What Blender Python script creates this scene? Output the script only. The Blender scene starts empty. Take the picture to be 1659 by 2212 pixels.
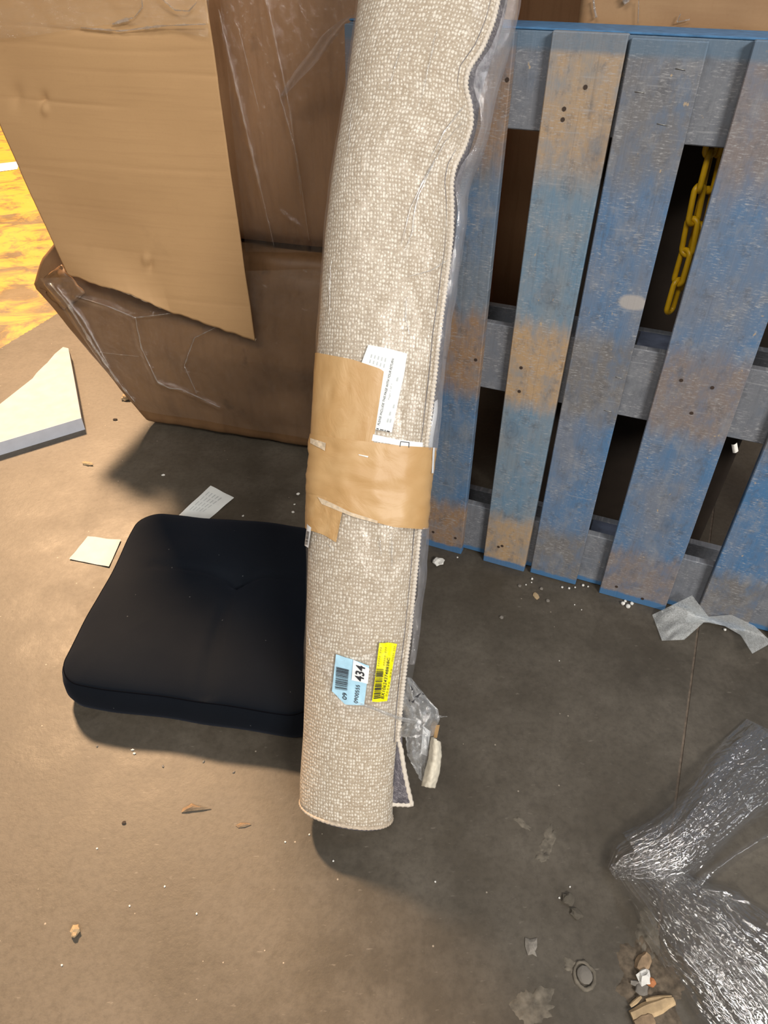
import bpy, bmesh, math, random
from mathutils import Vector, Matrix, noise
random.seed(7)
S = bpy.context.scene
COL = S.collection
# ------------------------------------------------------------------ camera
W, H, F = 1659.0, 2212.0, 1534.0
PITCH = math.radians(40.0); CH = 1.14
cd = bpy.data.cameras.new('camera'); cam = bpy.data.objects.new('camera', cd); COL.objects.link(cam)
cam.location = (0, 0, CH); cam.rotation_euler = (math.radians(90) - PITCH, 0, 0)
cd.sensor_fit = 'HORIZONTAL'; cd.sensor_width = 36.0; cd.lens = F / W * 36.0; cd.clip_start = 0.02
S.camera = cam
# ------------------------------------------------------------------ world, lights, exposure
S.view_settings.view_transform = 'Standard'; S.view_settings.look = 'None'
S.view_settings.gamma = 1.0; S.view_settings.use_curve_mapping = False
S.view_settings.exposure = 0.0
wd = bpy.data.worlds.new('world'); S.world = wd; wd.use_nodes = True
wd.node_tree.nodes['Background'].inputs[0].default_value = (1.0, 0.97, 0.93, 1)
wd.node_tree.nodes['Background'].inputs[1].default_value = 0.13
def area(name, loc, target, sx, sy, power, col):
    l = bpy.data.lights.new(name, 'AREA'); l.shape = 'RECTANGLE'; l.size = sx; l.size_y = sy
    l.energy = power; l.color = col
    o = bpy.data.objects.new(name, l); COL.objects.link(o); o.location = loc
    o.rotation_euler = (Vector(target) - Vector(loc)).to_track_quat('-Z', 'Y').to_euler()
    return o
area('overhead_area_light', (1.9, -3.0, 3.2), (0.2, 1.0, 0.4), 1.5, 0.6, 215, (1.0, 0.95, 0.88))
area('overhead_area_light', (-1.2, -1.8, 4.2), (0.0, 1.0, 0.3), 2.4, 0.9, 95, (1.0, 0.93, 0.84))
area('warm_lamp', (-2.85, 5.45, 5.55), (-0.6, 1.0, 0.0), 0.7, 0.7, 1500, (1.0, 0.65, 0.37))
area('overhead_area_light', (3.4, 0.6, 4.2), (0.8, 0.6, 0.0), 1.3, 0.4, 45, (0.92, 0.96, 1.0))  # unseen lamp added for glints on the stretch wrap
# ------------------------------------------------------------------ pixel helpers
CAM = Vector((0, 0, CH))
FW = Vector((0, math.cos(PITCH), -math.sin(PITCH))); UP = Vector((0, math.sin(PITCH), math.cos(PITCH)))
RT = Vector((1, 0, 0)); X = Vector((1, 0, 0)); Z = Vector((0, 0, 1))
def ray(x, y): return FW + RT * ((x - W / 2) / F) - UP * ((y - H / 2) / F)
def fl(x, y, z=0.0):
    d = ray(x, y); return CAM + d * ((z - CH) / d.z)
def onplane(x, y, o, n):
    d = ray(x, y); return CAM + d * ((o - CAM).dot(n) / d.dot(n))
def lerp(a, b, t): return a + (b - a) * t
def polyat(pts, t):
    """point at fraction t (by length) of a polyline of tuples"""
    ls = [math.dist(pts[i], pts[i + 1]) for i in range(len(pts) - 1)]
    T = t * sum(ls)
    for i, l in enumerate(ls):
        if T <= l or i == len(ls) - 1:
            k = 0 if l == 0 else min(1, T / l)
            return tuple(lerp(a, b, k) for a, b in zip(pts[i], pts[i + 1]))
        T -= l
def interp(tab, x):
    if x <= tab[0][0]: return tab[0][1]
    for (a, b), (c, d) in zip(tab, tab[1:]):
        if x <= c:
            t = (x - a) / (c - a); return lerp(b, d, t)
    return tab[-1][1]
def nz(x, y, z=0.0): return noise.noise(Vector((x, y, z)))
def segd(px, py, pts):
    b = 1e9
    for (ax, ay), (cx, cy) in zip(pts, pts[1:]):
        dx, dy = cx - ax, cy - ay; t = max(0, min(1, ((px - ax) * dx + (py - ay) * dy) / (dx * dx + dy * dy)))
        b = min(b, math.hypot(px - ax - t * dx, py - ay - t * dy))
    return b
# ------------------------------------------------------------------ object helpers
def tag(o, label=None, cat=None, group=None, kind=None):
    if label: o['label'] = label
    if cat: o['category'] = cat
    if group: o['group'] = group
    if kind: o['kind'] = kind
    return o
def thing(name, loc, label, cat, group=None):
    o = bpy.data.objects.new(name, None); COL.objects.link(o); o.location = loc; o.empty_display_size = 0.05
    return tag(o, label, cat, group)
def link(name, me, mat=None, parent=None, loc=None, rot=None, scale=None):
    o = bpy.data.objects.new(name, me); COL.objects.link(o)
    if mat is not None and not me.materials: me.materials.append(mat)
    if parent is not None:
        o.parent = parent
        q = parent; off = Vector((0, 0, 0))
        while q is not None: off += q.location; q = q.parent
        if loc is None: o.location = -off if False else Vector((0, 0, 0)) - off
        else: o.location = Vector(loc) - off
    elif loc is not None: o.location = loc
    if rot: o.rotation_euler = rot
    if scale: o.scale = scale
    return o
def mk(name, verts, faces, mat, parent=None, smooth=True, uvs=None, label=None):
    me = bpy.data.meshes.new(name); me.from_pydata([tuple(v) for v in verts], [], faces)
    if uvs:
        L = me.uv_layers.new(name='UVMap')
        for lp in me.loops: L.data[lp.index].uv = uvs[lp.vertex_index]
    if smooth:
        for p in me.polygons: p.use_smooth = True
    me.update()
    if parent is None and verts:      # a one-mesh thing: origin at its base
        xs = [v[0] for v in verts]; ys = [v[1] for v in verts]; zs = [v[2] for v in verts]
        c = Vector(((min(xs) + max(xs)) / 2, (min(ys) + max(ys)) / 2, min(zs)))
        me.transform(Matrix.Translation(-c)); o = link(name, me, mat, None, c)
    else: o = link(name, me, mat, parent)
    if label: o['label'] = label
    return o
def grid(name, n, m, fn, mat, parent=None, uv=None, solid=0.0, smooth=True):
    """fn(i/(n-1), j/(m-1)) -> point"""
    V = []; U = []
    for j in range(m):
        for i in range(n):
            a, b = i / (n - 1), j / (m - 1)
            V.append(fn(a, b)); U.append(uv(a, b) if uv else (a, b))
    Fc = [(j * n + i, j * n + i + 1, (j + 1) * n + i + 1, (j + 1) * n + i) for j in range(m - 1) for i in range(n - 1)]
    o = mk(name, V, Fc, mat, parent, smooth, U)
    if solid:
        md = o.modifiers.new('thickness', 'SOLIDIFY'); md.thickness = solid; md.offset = 0
    return o
def tube(name, pts, rad, mat, parent=None, k=8, closed=False, label=None):
    V = []; Fc = []; U = []; n = len(pts); L = 0
    pts = [Vector(p) for p in pts]
    for i, p in enumerate(pts):
        a = pts[(i - 1) % n] if closed else pts[max(0, i - 1)]
        b = pts[(i + 1) % n] if closed else pts[min(n - 1, i + 1)]
        t = (b - a).normalized(); s = t.orthogonal() if i == 0 else (s - t * s.dot(t))
        s.normalize(); q = t.cross(s)
        if i: L += (p - pts[i - 1]).length
        r = rad(i, L) if callable(rad) else rad
        for j in range(k):
            an = 2 * math.pi * j / k
            V.append(p + (s * math.cos(an) + q * math.sin(an)) * r); U.append((j / k * .02, L))
    for i in range(n if closed else n - 1):
        for j in range(k):
            Fc.append((i * k + j, i * k + (j + 1) % k, ((i + 1) % n) * k + (j + 1) % k, ((i + 1) % n) * k + j))
    if not closed: Fc += [tuple(range(k))[::-1], tuple(range((n - 1) * k, n * k))]
    return mk(name, V, Fc, mat, parent, True, U, label)
def slab(name, poly, z0, z1, mat, parent=None, bev=0.0):
    """prism over a polygon of (x,y)"""
    n = len(poly)
    V = [(p[0], p[1], z0) for p in poly] + [(p[0], p[1], z1) for p in poly]
    Fc = [tuple(range(n))[::-1], tuple(range(n, 2 * n))] + [(i, (i + 1) % n, n + (i + 1) % n, n + i) for i in range(n)]
    o = mk(name, V, Fc, mat, parent, False)
    if bev:
        b = o.modifiers.new('bevel', 'BEVEL'); b.width = bev; b.segments = 2; b.limit_method = 'ANGLE'
    return o
# ------------------------------------------------------------------ material helpers
class NT:
    def __init__(s, name):
        s.m = bpy.data.materials.new(name); s.m.use_nodes = True; s.t = s.m.node_tree; s.t.nodes.clear()
        s.out = s.n('ShaderNodeOutputMaterial')
    def n(s, typ, inp=None, **kw):
        o = s.t.nodes.new(typ)
        for k, v in kw.items(): setattr(o, k, v)
        for k, v in (inp or {}).items():
            if hasattr(v, 'outputs'): v = v.outputs[0]
            if isinstance(v, bpy.types.NodeSocket): s.t.links.new(v, o.inputs[k])
            else: o.inputs[k].default_value = v
        return o
    def coord(s, kind='Object'): return s.n('ShaderNodeTexCoord').outputs[kind]
    def mapv(s, v, sc=(1, 1, 1), loc=(0, 0, 0), rot=(0, 0, 0)):
        return s.n('ShaderNodeMapping', {'Vector': v, 'Scale': sc, 'Location': loc, 'Rotation': rot}).outputs[0]
    def noise(s, v, scale, detail=4, rough=.55, dist=0):
        return s.n('ShaderNodeTexNoise', {'Vector': v, 'Scale': scale, 'Detail': detail, 'Roughness': rough, 'Distortion': dist}).outputs[0]
    def ramp(s, f, stops, mode='LINEAR'):
        r = s.n('ShaderNodeValToRGB', {'Fac': f}); e = r.color_ramp.elements; r.color_ramp.interpolation = mode
        while len(e) < len(stops): e.new(0.5)
        for q, (p, c) in zip(e, stops):
            q.position = p; q.color = (c, c, c, 1) if isinstance(c, (int, float)) else (*c, 1)
        return r.outputs[0]
    def mix(s, f, a, b, mode='MIX'):
        a = (*a, 1) if isinstance(a, tuple) and len(a) == 3 else a; b = (*b, 1) if isinstance(b, tuple) and len(b) == 3 else b
        o = s.n('ShaderNodeMix', data_type='RGBA', blend_type=mode)
        for k, v in ((0, f), (6, a), (7, b)):
            if isinstance(v, bpy.types.NodeSocket): s.t.links.new(v, o.inputs[k])
            else: o.inputs[k].default_value = v
        return o.outputs[2]
    def math(s, op, a, b=0.0, c=0.0):
        o = s.n('ShaderNodeMath', operation=op)
        for k, v in enumerate((a, b, c)):
            if isinstance(v, bpy.types.NodeSocket): s.t.links.new(v, o.inputs[k])
            else: o.inputs[k].default_value = v
        return o.outputs[0]
    def sep(s, v): return s.n('ShaderNodeSeparateXYZ', {0: v}).outputs
    def bump(s, hgt, st=.3, d=.002, nrm=None):
        i = {'Height': hgt, 'Strength': st, 'Distance': d}
        if nrm is not None: i['Normal'] = nrm
        return s.n('ShaderNodeBump', i).outputs[0]
    def pbr(s, col, rough=.6, nrm=None, **kw):
        i = {'Base Color': (*col, 1) if isinstance(col, tuple) and len(col) == 3 else col, 'Roughness': rough}
        if nrm is not None: i['Normal'] = nrm
        i.update(kw)
        p = s.n('ShaderNodeBsdfPrincipled', i); s.t.links.new(p.outputs[0], s.out.inputs[0]); return s.m
    def done(s, sh): s.t.links.new(sh, s.out.inputs[0]); return s.m
def plain(name, col, rough=.6, var=.12, scale=40, bump=.2, **kw):
    t = NT(name); v = t.coord(); f = t.noise(v, scale)
    c = t.mix(t.ramp(f, [(.3, 0.0), (.7, 1.0)]), tuple(x * (1 - var) for x in col), tuple(min(1, x * (1 + var)) for x in col))
    return t.pbr(c, rough, t.bump(f, bump, .001), **kw)

# floor ------------------------------------------------
def mat_floor():
    t = NT('worn_concrete'); v = t.coord()
    big = t.noise(v, 1.6, 5, .6); mid = t.noise(v, 6, 8, .72); fine = t.noise(v, 90, 5, .7)
    c = t.mix(t.ramp(big, [(.35, 0.), (.65, 1.)]), (.058, .049, .037), (.098, .083, .064))
    c = t.mix(t.ramp(mid, [(.44, 0.), (.70, .75)]), c, (.140, .121, .097))
    c = t.mix(t.ramp(mid, [(.25, .6), (.40, 0.)]), c, (.055, .044, .032))
    c = t.mix(t.ramp(fine, [(.35, .35), (.55, 0.)]), c, (.04, .034, .027))
    st = t.noise(t.mapv(v, (18, 60, 1), rot=(0, 0, .15)), 3, 3, .6)
    c = t.mix(t.ramp(st, [(.66, 0.), (.76, .45)]), c, (.24, .21, .175))
    spk = t.n('ShaderNodeTexVoronoi', {'Vector': v, 'Scale': 70.0, 'Randomness': 1.0})
    pick = t.sep(spk.outputs['Color'])[0]
    dot = t.math('MULTIPLY', t.math('LESS_THAN', spk.outputs['Distance'], .10), t.math('GREATER_THAN', pick, .955))
    c = t.mix(dot, c, (.30, .26, .21))
    # worn yellow safety paint beyond the straight painted edge
    x, y, z = t.sep(v)[:3]
    e = t.math('SUBTRACT', t.math('MULTIPLY', t.math('SUBTRACT', y, 2.24), .354), t.math('ADD', x, 1.32))
    inside = t.math('GREATER_THAN', t.math('ADD', e, t.math('MULTIPLY', t.math('SUBTRACT', fine, .5), .03)), 0.0)
    inside = t.math('MULTIPLY', inside, t.math('GREATER_THAN', y, 1.9))
    wear = t.ramp(t.noise(t.mapv(v, (2.6, 3.2, 1), rot=(0, 0, .4)), 2.0, 7, .7, .9), [(.40, .15), (.54, .95)])
    c = t.mix(t.math('MULTIPLY', inside, wear), c, (.50, .30, .035))
    r = t.ramp(mid, [(.3, .42), (.7, .62)])
    b = t.bump(fine, .25, .001, t.bump(mid, .25, .004))
    return t.pbr(c, r, b, **{'Specular IOR Level': .45})
M = {}
M['floor'] = mat_floor()
M['joint'] = plain('joint_filler', (.13, .10, .075), .9, .4, 60, .6)
# wood ------------------------------------------------
def mat_board(name, band, blue, grey, seed, knots=(), fade=.5, pale=()):
    t = NT(name); uv = t.coord('UV'); v = t.mapv(uv, loc=(seed * 3.1, seed * 1.7, 0)); y = t.sep(uv)[1]; x = t.sep(uv)[0]
    grain = t.noise(t.mapv(v, (160, 5, 1)), 1.0, 6, .65, .4)
    big = t.noise(t.mapv(v, (14, 5, 1)), 1.0, 5, .6); cross = t.noise(t.mapv(v, (10, 170, 1)), 1.0, 3, .5)
    blot = t.noise(t.mapv(v, (30, 18, 1)), 1.0, 5, .7)
    c = t.mix(t.ramp(big, [(fade - .14, 0.), (fade + .14, 1.)]), blue, grey)
    wob = t.math('ADD', y, t.math('MULTIPLY', t.math('SUBTRACT', t.noise(t.mapv(v, (60, 6, 1)), 1.0, 3), .5), .07))
    bm = t.ramp(wob, [(0., 1.), (.12, 1.), (.155, 0.), (.40, 0.), (.435, 1.), (.56, 1.), (.60, 0.), (.80, 0.), (.86, .9), (1., .8)])
    c = t.mix(t.math('MULTIPLY', bm, t.ramp(blot, [(.3, .35), (.55, 1.)])), c, band)
    c = t.mix(t.ramp(grain, [(.28, .30), (.44, 0.)]), c, (.085, .08, .085))
    c = t.mix(t.ramp(grain, [(.58, 0.), (.75, .22)]), c, (.30, .30, .31))
    c = t.mix(t.ramp(t.noise(t.mapv(v, (40, 30, 1)), 1.0, 6, .75), [(.34, .5), (.48, 0.)]), c, (.085, .09, .105))
    c = t.mix(t.ramp(t.noise(t.mapv(v, (22, 16, 1), (7, 3, 0)), 1.0, 6, .75), [(.52, 0.), (.68, .5)]), c, (.27, .28, .30))
    fl_ = t.noise(t.mapv(v, (90, 420, 1), rot=(0, 0, .12)), 1.0, 4, .7)
    c = t.mix(t.math('MULTIPLY', t.ramp(fl_, [(.52, 0.), (.66, .8)]), t.ramp(blot, [(.42, 0.), (.60, 1.)])), c, (.42, .43, .45))
    c = t.mix(t.ramp(cross, [(.64, 0.), (.74, .45)]), c, (.36, .37, .39))
    chip = t.noise(t.mapv(v, (70, 45, 1)), 1.0, 3, .6)
    c = t.mix(t.ramp(chip, [(.70, 0.), (.73, .7)]), c, (.48, .36, .22))
    for kx, ky, kr in knots:
        d = t.n('ShaderNodeVectorMath', {0: t.mapv(uv, (1, .7, 1), (-kx, -ky * .7, 0))}, operation='LENGTH').outputs['Value']
        d = t.math('ADD', d, t.math('MULTIPLY', t.math('SUBTRACT', blot, .5), kr * 1.1))
        c = t.mix(t.ramp(t.math('DIVIDE', d, kr * 2), [(.0, .4), (.2, .22), (.34, .2), (.42, .34), (.5, .12), (.60, .14), (.72, 0.)]), c, (.06, .085, .13))
    for kx, ky, kr in pale:
        d = t.n('ShaderNodeVectorMath', {0: t.mapv(uv, (.6, 1, 1), (-kx * .6, -ky, 0))}, operation='LENGTH').outputs['Value']
        c = t.mix(t.ramp(t.math('DIVIDE', t.math('ADD', d, t.math('MULTIPLY', t.math('SUBTRACT', big, .5), kr)), kr), [(.75, .9), (1., 0.)]), c, (.40, .38, .37))
    c = t.mix(t.ramp(t.math('ADD', y, t.math('MULTIPLY', t.math('SUBTRACT', blot, .5), .012)), [(.988, 0.), (.996, .7)]), c, (.10, .17, .25))
    endp = t.ramp(t.math('ADD', y, t.math('MULTIPLY', t.math('SUBTRACT', blot, .5), .012)), [(.0175, 1.), (.020, 0.)])
    c = t.mix(t.math('MULTIPLY', endp, .9), c, (.045, .16, .34))
    return t.pbr(c, .72, t.bump(grain, .45, .0015, t.bump(cross, .15, .001)))
BLUE = (.075, .175, .335); GREYB = (.16, .19, .25); BR = (.30, .185, .105); GR = (.165, .158, .158)
M['b0'] = mat_board('pallet_board_a', BR, BLUE, (.16, .2, .25), 1, [(.064, .392, .012)], .46)
M['b1'] = mat_board('pallet_board_b', (.42, .285, .16), (.115, .225, .345), (.21, .245, .275), 2, [(.052, .643, .015), (.095, .863, .020), (.057, .816, .011), (.023, .357, .014)], .5)
M['b2'] = mat_board('pallet_board_c', GR, BLUE, GREYB, 3, [(.05, .72, .006)], .5, [(.085, .648, .016)])
M['b3'] = mat_board('pallet_board_d', (.21, .175, .165), BLUE, GREYB, 4, [(.09, .22, .012)], .5)
M['b4'] = mat_board('pallet_board_e', GR, (.065, .17, .34), GREYB, 5, [], .58)
M['rail'] = mat_board('pallet_rail', (.155, .165, .19), (.10, .145, .22), (.165, .18, .205), 6, [], .42)
M['railtop'] = plain('blue_paint', (.055, .165, .33), .6, .25, 60, .3)
M['block'] = plain('pallet_block', (.10, .12, .18), .8, .3, 30, .4)
M['nail'] = plain('rusty_nail', (.045, .028, .02), .6)
M['staple'] = plain('steel_staple', (.35, .35, .34), .4, Metallic=.8)
M['chain'] = plain('yellow_plastic', (.62, .37, .006), .4, .1, 60, .1)
# cardboard ------------------------------------------------
def mat_card(name, base, dark, st=.5, coordk='Object', streak=(2, 2, 14), spec=.3, rough=.7, stain=.6):
    t = NT(name); v = t.coord(coordk)
    a = t.noise(v, 5, 5, .6); s = t.noise(t.mapv(v, streak), 3.0, 4, .6); f = t.noise(v, 220, 3, .6)
    c = t.mix(t.ramp(a, [(.35, 0.), (.7, 1.)]), base, tuple(lerp(p, q, .45) for p, q in zip(base, dark)))
    c = t.mix(t.ramp(s, [(.5, 0.), (.72, st)]), c, dark)
    c = t.mix(t.ramp(t.noise(v, 11, 4, .6), [(.64, 0.), (.72, stain)]), c, tuple(x * .55 for x in dark))
    c = t.mix(t.ramp(f, [(.3, .18), (.5, 0.)]), c, dark)
    return t.pbr(c, rough, t.bump(s, .12, .002, t.bump(f, .12, .0006)), **{'Specular IOR Level': spec})
M['flap'] = mat_card('clean_cardboard', (.52, .325, .16), (.45, .275, .135), .5, streak=(1.5, 1.5, 40), stain=0.1)
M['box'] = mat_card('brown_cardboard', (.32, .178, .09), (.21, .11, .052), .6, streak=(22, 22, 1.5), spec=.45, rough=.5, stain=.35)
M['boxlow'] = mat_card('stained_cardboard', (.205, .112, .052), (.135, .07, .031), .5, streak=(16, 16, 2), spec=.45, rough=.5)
M['boxback'] = mat_card('plain_cardboard', (.36, .22, .115), (.27, .15, .075), .5)
M['gapshade'] = plain('gap_shade_brown', (.035, .024, .017), .8, .3, 12, .3)  # near-black brown holds the shade behind the pallet gaps
M['torn'] = plain('torn_paper_edge', (.62, .50, .36), .9, .25, 160, .6)
# rug ------------------------------------------------
def mat_rug():
    t = NT('woven_rug'); uv = t.coord('UV')
    w = t.noise(uv, 60, 3, .6)
    warp = t.n('ShaderNodeVectorMath', {0: t.n('ShaderNodeTexNoise', {'Vector': uv, 'Scale': 70.0, 'Detail': 3.0}).outputs['Color'], 1: (.75, .75, 0)}, operation='MULTIPLY')
    v2 = t.n('ShaderNodeVectorMath', {0: t.mapv(uv, (1 / .0045, 1 / .0056, 1), rot=(0, 0, .06)), 1: warp}, operation='ADD').outputs[0]
    vo = t.n('ShaderNodeTexVoronoi', {'Vector': v2, 'Scale': 1.0, 'Randomness': .42}, feature='F1', voronoi_dimensions='2D')
    d = vo.outputs['Distance']; rnd = t.sep(vo.outputs['Color'])[0]
    area_ = t.noise(t.mapv(uv, (14, 40, 1), rot=(0, 0, .5)), 1.6, 5, .7)
    slub = t.noise(t.mapv(uv, (130, 520, 1), rot=(0, 0, .62)), 1.0, 3, .6)
    size = t.math('ADD', .15, t.math('MULTIPLY', t.math('POWER', rnd, .8), t.math('MULTIPLY', t.ramp(area_, [(.30, .35), (.62, 1.)]), .46)))
    dd = t.math('ADD', d, t.math('MULTIPLY', t.math('SUBTRACT', slub, .5), .75))
    dot = t.ramp(t.math('DIVIDE', dd, size), [(.55, 1.), (1., 0.)])
    low = t.ramp(d, [(.35, 0.), (.75, 1.)])
    c = t.mix(t.ramp(w, [(.3, 0.), (.7, 1.)]), (.395, .32, .235), (.47, .395, .30))
    c = t.mix(t.ramp(slub, [(.48, 0.), (.66, .55)]), c, (.58, .51, .42))
    c = t.mix(t.ramp(slub, [(.30, .55), (.46, 0.)]), c, (.24, .185, .13))
    c = t.mix(t.math('MULTIPLY', low, .30), c, (.24, .185, .135))
    c = t.mix(t.math('MULTIPLY', dot, .88), c, (.76, .71, .62))
    hgt = t.math('ADD', t.math('ADD', t.math('MULTIPLY', t.math('SUBTRACT', 1.0, d), .6), t.math('MULTIPLY', dot, .5)), t.math('MULTIPLY', slub, .6))
    return t.pbr(c, .9, t.bump(hgt, .6, .0018), **{'Sheen Weight': .1})
M['rug'] = mat_rug()
def mat_back():
    t = NT('grey_rug_backing'); uv = t.coord('UV')
    b = t.n('ShaderNodeTexBrick', {'Vector': t.mapv(uv, (1, 1, 1)), 'Scale': 140.0, 'Color1': (.30, .28, .30, 1), 'Color2': (.10, .09, .11, 1), 'Mortar': (.04, .035, .04, 1)}).outputs[0]
    c = t.mix(t.ramp(t.noise(uv, 60, 3), [(.4, 0.), (.6, .7)]), b, (.05, .045, .055))
    return t.pbr(c, .9)
M['back'] = mat_back()
M['footbind'] = plain('beige_binding', (.50, .42, .33), .9, .25, 300, .5)
M['binding'] = plain('cream_binding', (.66, .60, .52), .9, .1, 300, .4)
def mat_film(name, fac, milk, rough, sc=(14, 60), bst=.5, tint=(.9, .92, .95), edge=.5, thr=.0):
    t = NT(name); uv = t.coord('UV'); g = t.mapv(uv, (sc[0], sc[1], 1))
    a = t.noise(g, 1.0, 6, .65, .5); b2 = t.noise(uv, sc[1] * 2.2, 4, .6)
    n = t.bump(a, bst, .01, t.bump(b2, bst * .6, .003))
    gl = t.n('ShaderNodeBsdfGlossy', {'Color': (1, 1, 1, 1), 'Roughness': rough, 'Normal': n})
    df = t.n('ShaderNodeBsdfDiffuse', {'Color': (*tint, 1), 'Normal': n}); tl = t.n('ShaderNodeBsdfTranslucent', {'Color': (*tint, 1), 'Normal': n})
    dm = t.n('ShaderNodeMixShader', {0: .4, 1: df, 2: tl})
    lw = t.n('ShaderNodeLayerWeight', {'Blend': .35, 'Normal': n}).outputs['Facing']
    tr = t.n('ShaderNodeBsdfTransparent', {'Color': (1, 1, 1, 1)})
    mk_ = t.math('MULTIPLY', t.ramp(a, [(.35, .35), (.7, 1.)]), milk)
    m1 = t.n('ShaderNodeMixShader', {0: t.math('ADD', mk_, t.math('MULTIPLY', lw, edge * milk)), 1: tr, 2: dm})
    gf = t.math('MINIMUM', t.math('ADD', fac, t.math('MULTIPLY', t.math('POWER', lw, 2.0), edge)), .9)
    m2 = t.n('ShaderNodeMixShader', {0: gf, 1: m1, 2: gl})
    return t.done(m2.outputs[0])
M['sleeve'] = mat_film('clear_sleeve', .03, .07, .2, (60, 18), .3, edge=.35)
M['margin'] = mat_film('film_margin', .12, .24, .16, (60, 24), .45, (.88, .88, .95), .3)
M['creaseglint'] = mat_film('film_crease_glint', .35, .5, .15, (60, 60), .2, (.95, .95, .95), .3)  # wrinkles of the film, their highlights put into the milky white
M['bagtail'] = mat_film('milky_bag', .16, .42, .14, (7, 9), .3, (.80, .84, .88))
M['wrap'] = mat_film('stretch_wrap', .26, .035, .11, (120, 30), .10, (.85, .86, .93), .15)
M['rope2'] = mat_film('faint_film_edge', .10, .14, .2, (200, 60), .5, (.9, .8, .7), .3)
M['rope'] = mat_film('bunched_film', .25, .35, .12, (200, 60), .8, (.9, .86, .80), .4)
M['boxfilm'] = mat_film('box_film', .06, .05, .14, (30, 18), .5, (.9, .86, .8), .3)
M['scrap'] = mat_film('foam_film_scrap', .06, .8, .4, (30, 30), .3, (.86, .90, .92), .3)
def mat_tape():
    t = NT('brown_tape'); v = t.coord('UV')
    n = t.noise(v, 26, 4, .55, 1.2)
    c = t.mix(t.ramp(t.noise(v, 18, 3), [(.35, 0.), (.65, 1.)]), (.50, .30, .125), (.56, .36, .17))
    return t.pbr(c, .46, t.bump(n, .35, .004), **{'Specular IOR Level': .5})
M['tape'] = mat_tape()
M['paper'] = plain('white_paper', (.80, .84, .84), .6, .04, 30, .1)
M['paper2'] = plain('creased_paper', (.46, .49, .52), .7, .06, 30, .15)
M['ink'] = plain('black_ink', (.02, .02, .025), .5, .05, 30, .0)
M['faint'] = plain('faint_print', (.50, .54, .56), .6, .05, 30, .0)
M['bluelab'] = plain('blue_label', (.42, .68, .85), .45, .05, 60, .2)
M['whitelab'] = plain('white_label', (.84, .86, .88), .45, .03, 60, .1)
M['yellowlab'] = plain('yellow_label', (.92, .86, .0), .4, .03, 60, .15)
M['yfaint'] = plain('olive_print', (.50, .46, .02), .5, .05, 30, .0)
def mat_cushion():
    t = NT('black_velvet'); v = t.coord()
    n = t.noise(v, 6, 4, .6); f = t.noise(v, 400, 2, .6)
    c = t.mix(t.ramp(n, [(.35, 0.), (.65, 1.)]), (.0022, .0042, .0082), (.0038, .0058, .0098))
    sp = t.n('ShaderNodeTexVoronoi', {'Vector': v, 'Scale': 55.0})
    lint = t.math('MULTIPLY', t.math('LESS_THAN', sp.outputs['Distance'], .07), t.math('GREATER_THAN', t.sep(sp.outputs['Color'])[0], .90))
    c = t.mix(t.math('MULTIPLY', lint, .5), c, (.12, .13, .14))
    return t.pbr(c, .85, t.bump(f, .3, .0006), **{'Sheen Weight': .03, 'Sheen Tint': (.5, .6, .9, 1), 'Specular IOR Level': .15})
M['cushion'] = mat_cushion()
M['seam'] = plain('black_piping', (.0015, .002, .004), .95, **{'Specular IOR Level': .05})
M['foam'] = plain('white_foam_board', (.43, .45, .49), .8, .08, 25, .3)
M['cream'] = plain('cream_foam', (.66, .61, .50), .8, .12, 120, .5)
M['coollitside'] = plain('cool_lit_board_edge', (.55, .58, .66), .7, .06, 30, .2)
M['white'] = plain('white_foam', (.85, .84, .80), .8, .08, 200, .6)
M['tan'] = plain('tan_chip', (.46, .34, .20), .85, .3, 90, .6)
M['brownbit'] = plain('brown_flake', (.24, .165, .10), .85, .35, 90, .6)
M['greybit'] = plain('grey_stone', (.22, .20, .175), .9, .3, 120, .6)
M['darkbit'] = plain('dark_bit', (.03, .022, .018), .8)
M['spall'] = plain('bare_concrete', (.135, .117, .092), .9, .45, 60, .8)
M['orange'] = plain('orange_bit', (.42, .16, .06), .8, .2, 90)
M['dirt'] = plain('dirt_crust', (.11, .085, .06), .95, .5, 90, 1.0)
M['wood'] = plain('wood_splinter', (.42, .30, .17), .8, .3, 60, .6)
M['wall'] = plain('warehouse_wall', (.30, .26, .21), .9, .1, 3, .1)

# ================================================================== setting
J0 = fl(1509, 1350); J1 = fl(1462, 1712); jd = (J0 - J1).normalized(); jn = Vector((jd.y, -jd.x, 0))
def jp(t, w): return J1 + jd * t + jn * w
floor = tag(bpy.data.objects.new('floor', None), 'worn grey-brown concrete warehouse floor with a filled joint', None, None, 'structure'); COL.objects.link(floor)
A, B = jp(-7, -.0022), jp(7, -.0022); C2, D2 = jp(-7, .0022), jp(7, .0022)
slab('floor_slab', [(A.x, A.y), (B.x, B.y), (-9, 8.6), (-9, -6)], -.12, 0, M['floor'], floor)
slab('floor_slab', [(C2.x, C2.y), (6, -6), (9, 7), (D2.x, D2.y)], -.12, 0, M['floor'], floor)
slab('joint_filler', [(A.x, A.y), (C2.x, C2.y), (D2.x, D2.y), (B.x, B.y)], -.1, -.0012, M['joint'], floor)
def blob(cx, cy, rx, ry, n, rot=0, jag=.25, seed=0):
    """irregular floor polygon round a pixel, radii in metres"""
    c = fl(cx, cy); out = []
    for i in range(n):
        a = 2 * math.pi * i / n; k = 1 + jag * (nz(math.cos(a) * 1.7 + seed, math.sin(a) * 1.7, seed * 3.3) * 1.6 + nz(math.cos(a) * 5, math.sin(a) * 5, seed) * .8)
        x, y = rx * k * math.cos(a), ry * k * math.sin(a)
        out.append((c.x + x * math.cos(rot) - y * math.sin(rot), c.y + x * math.sin(rot) + y * math.cos(rot)))
    return out
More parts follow.
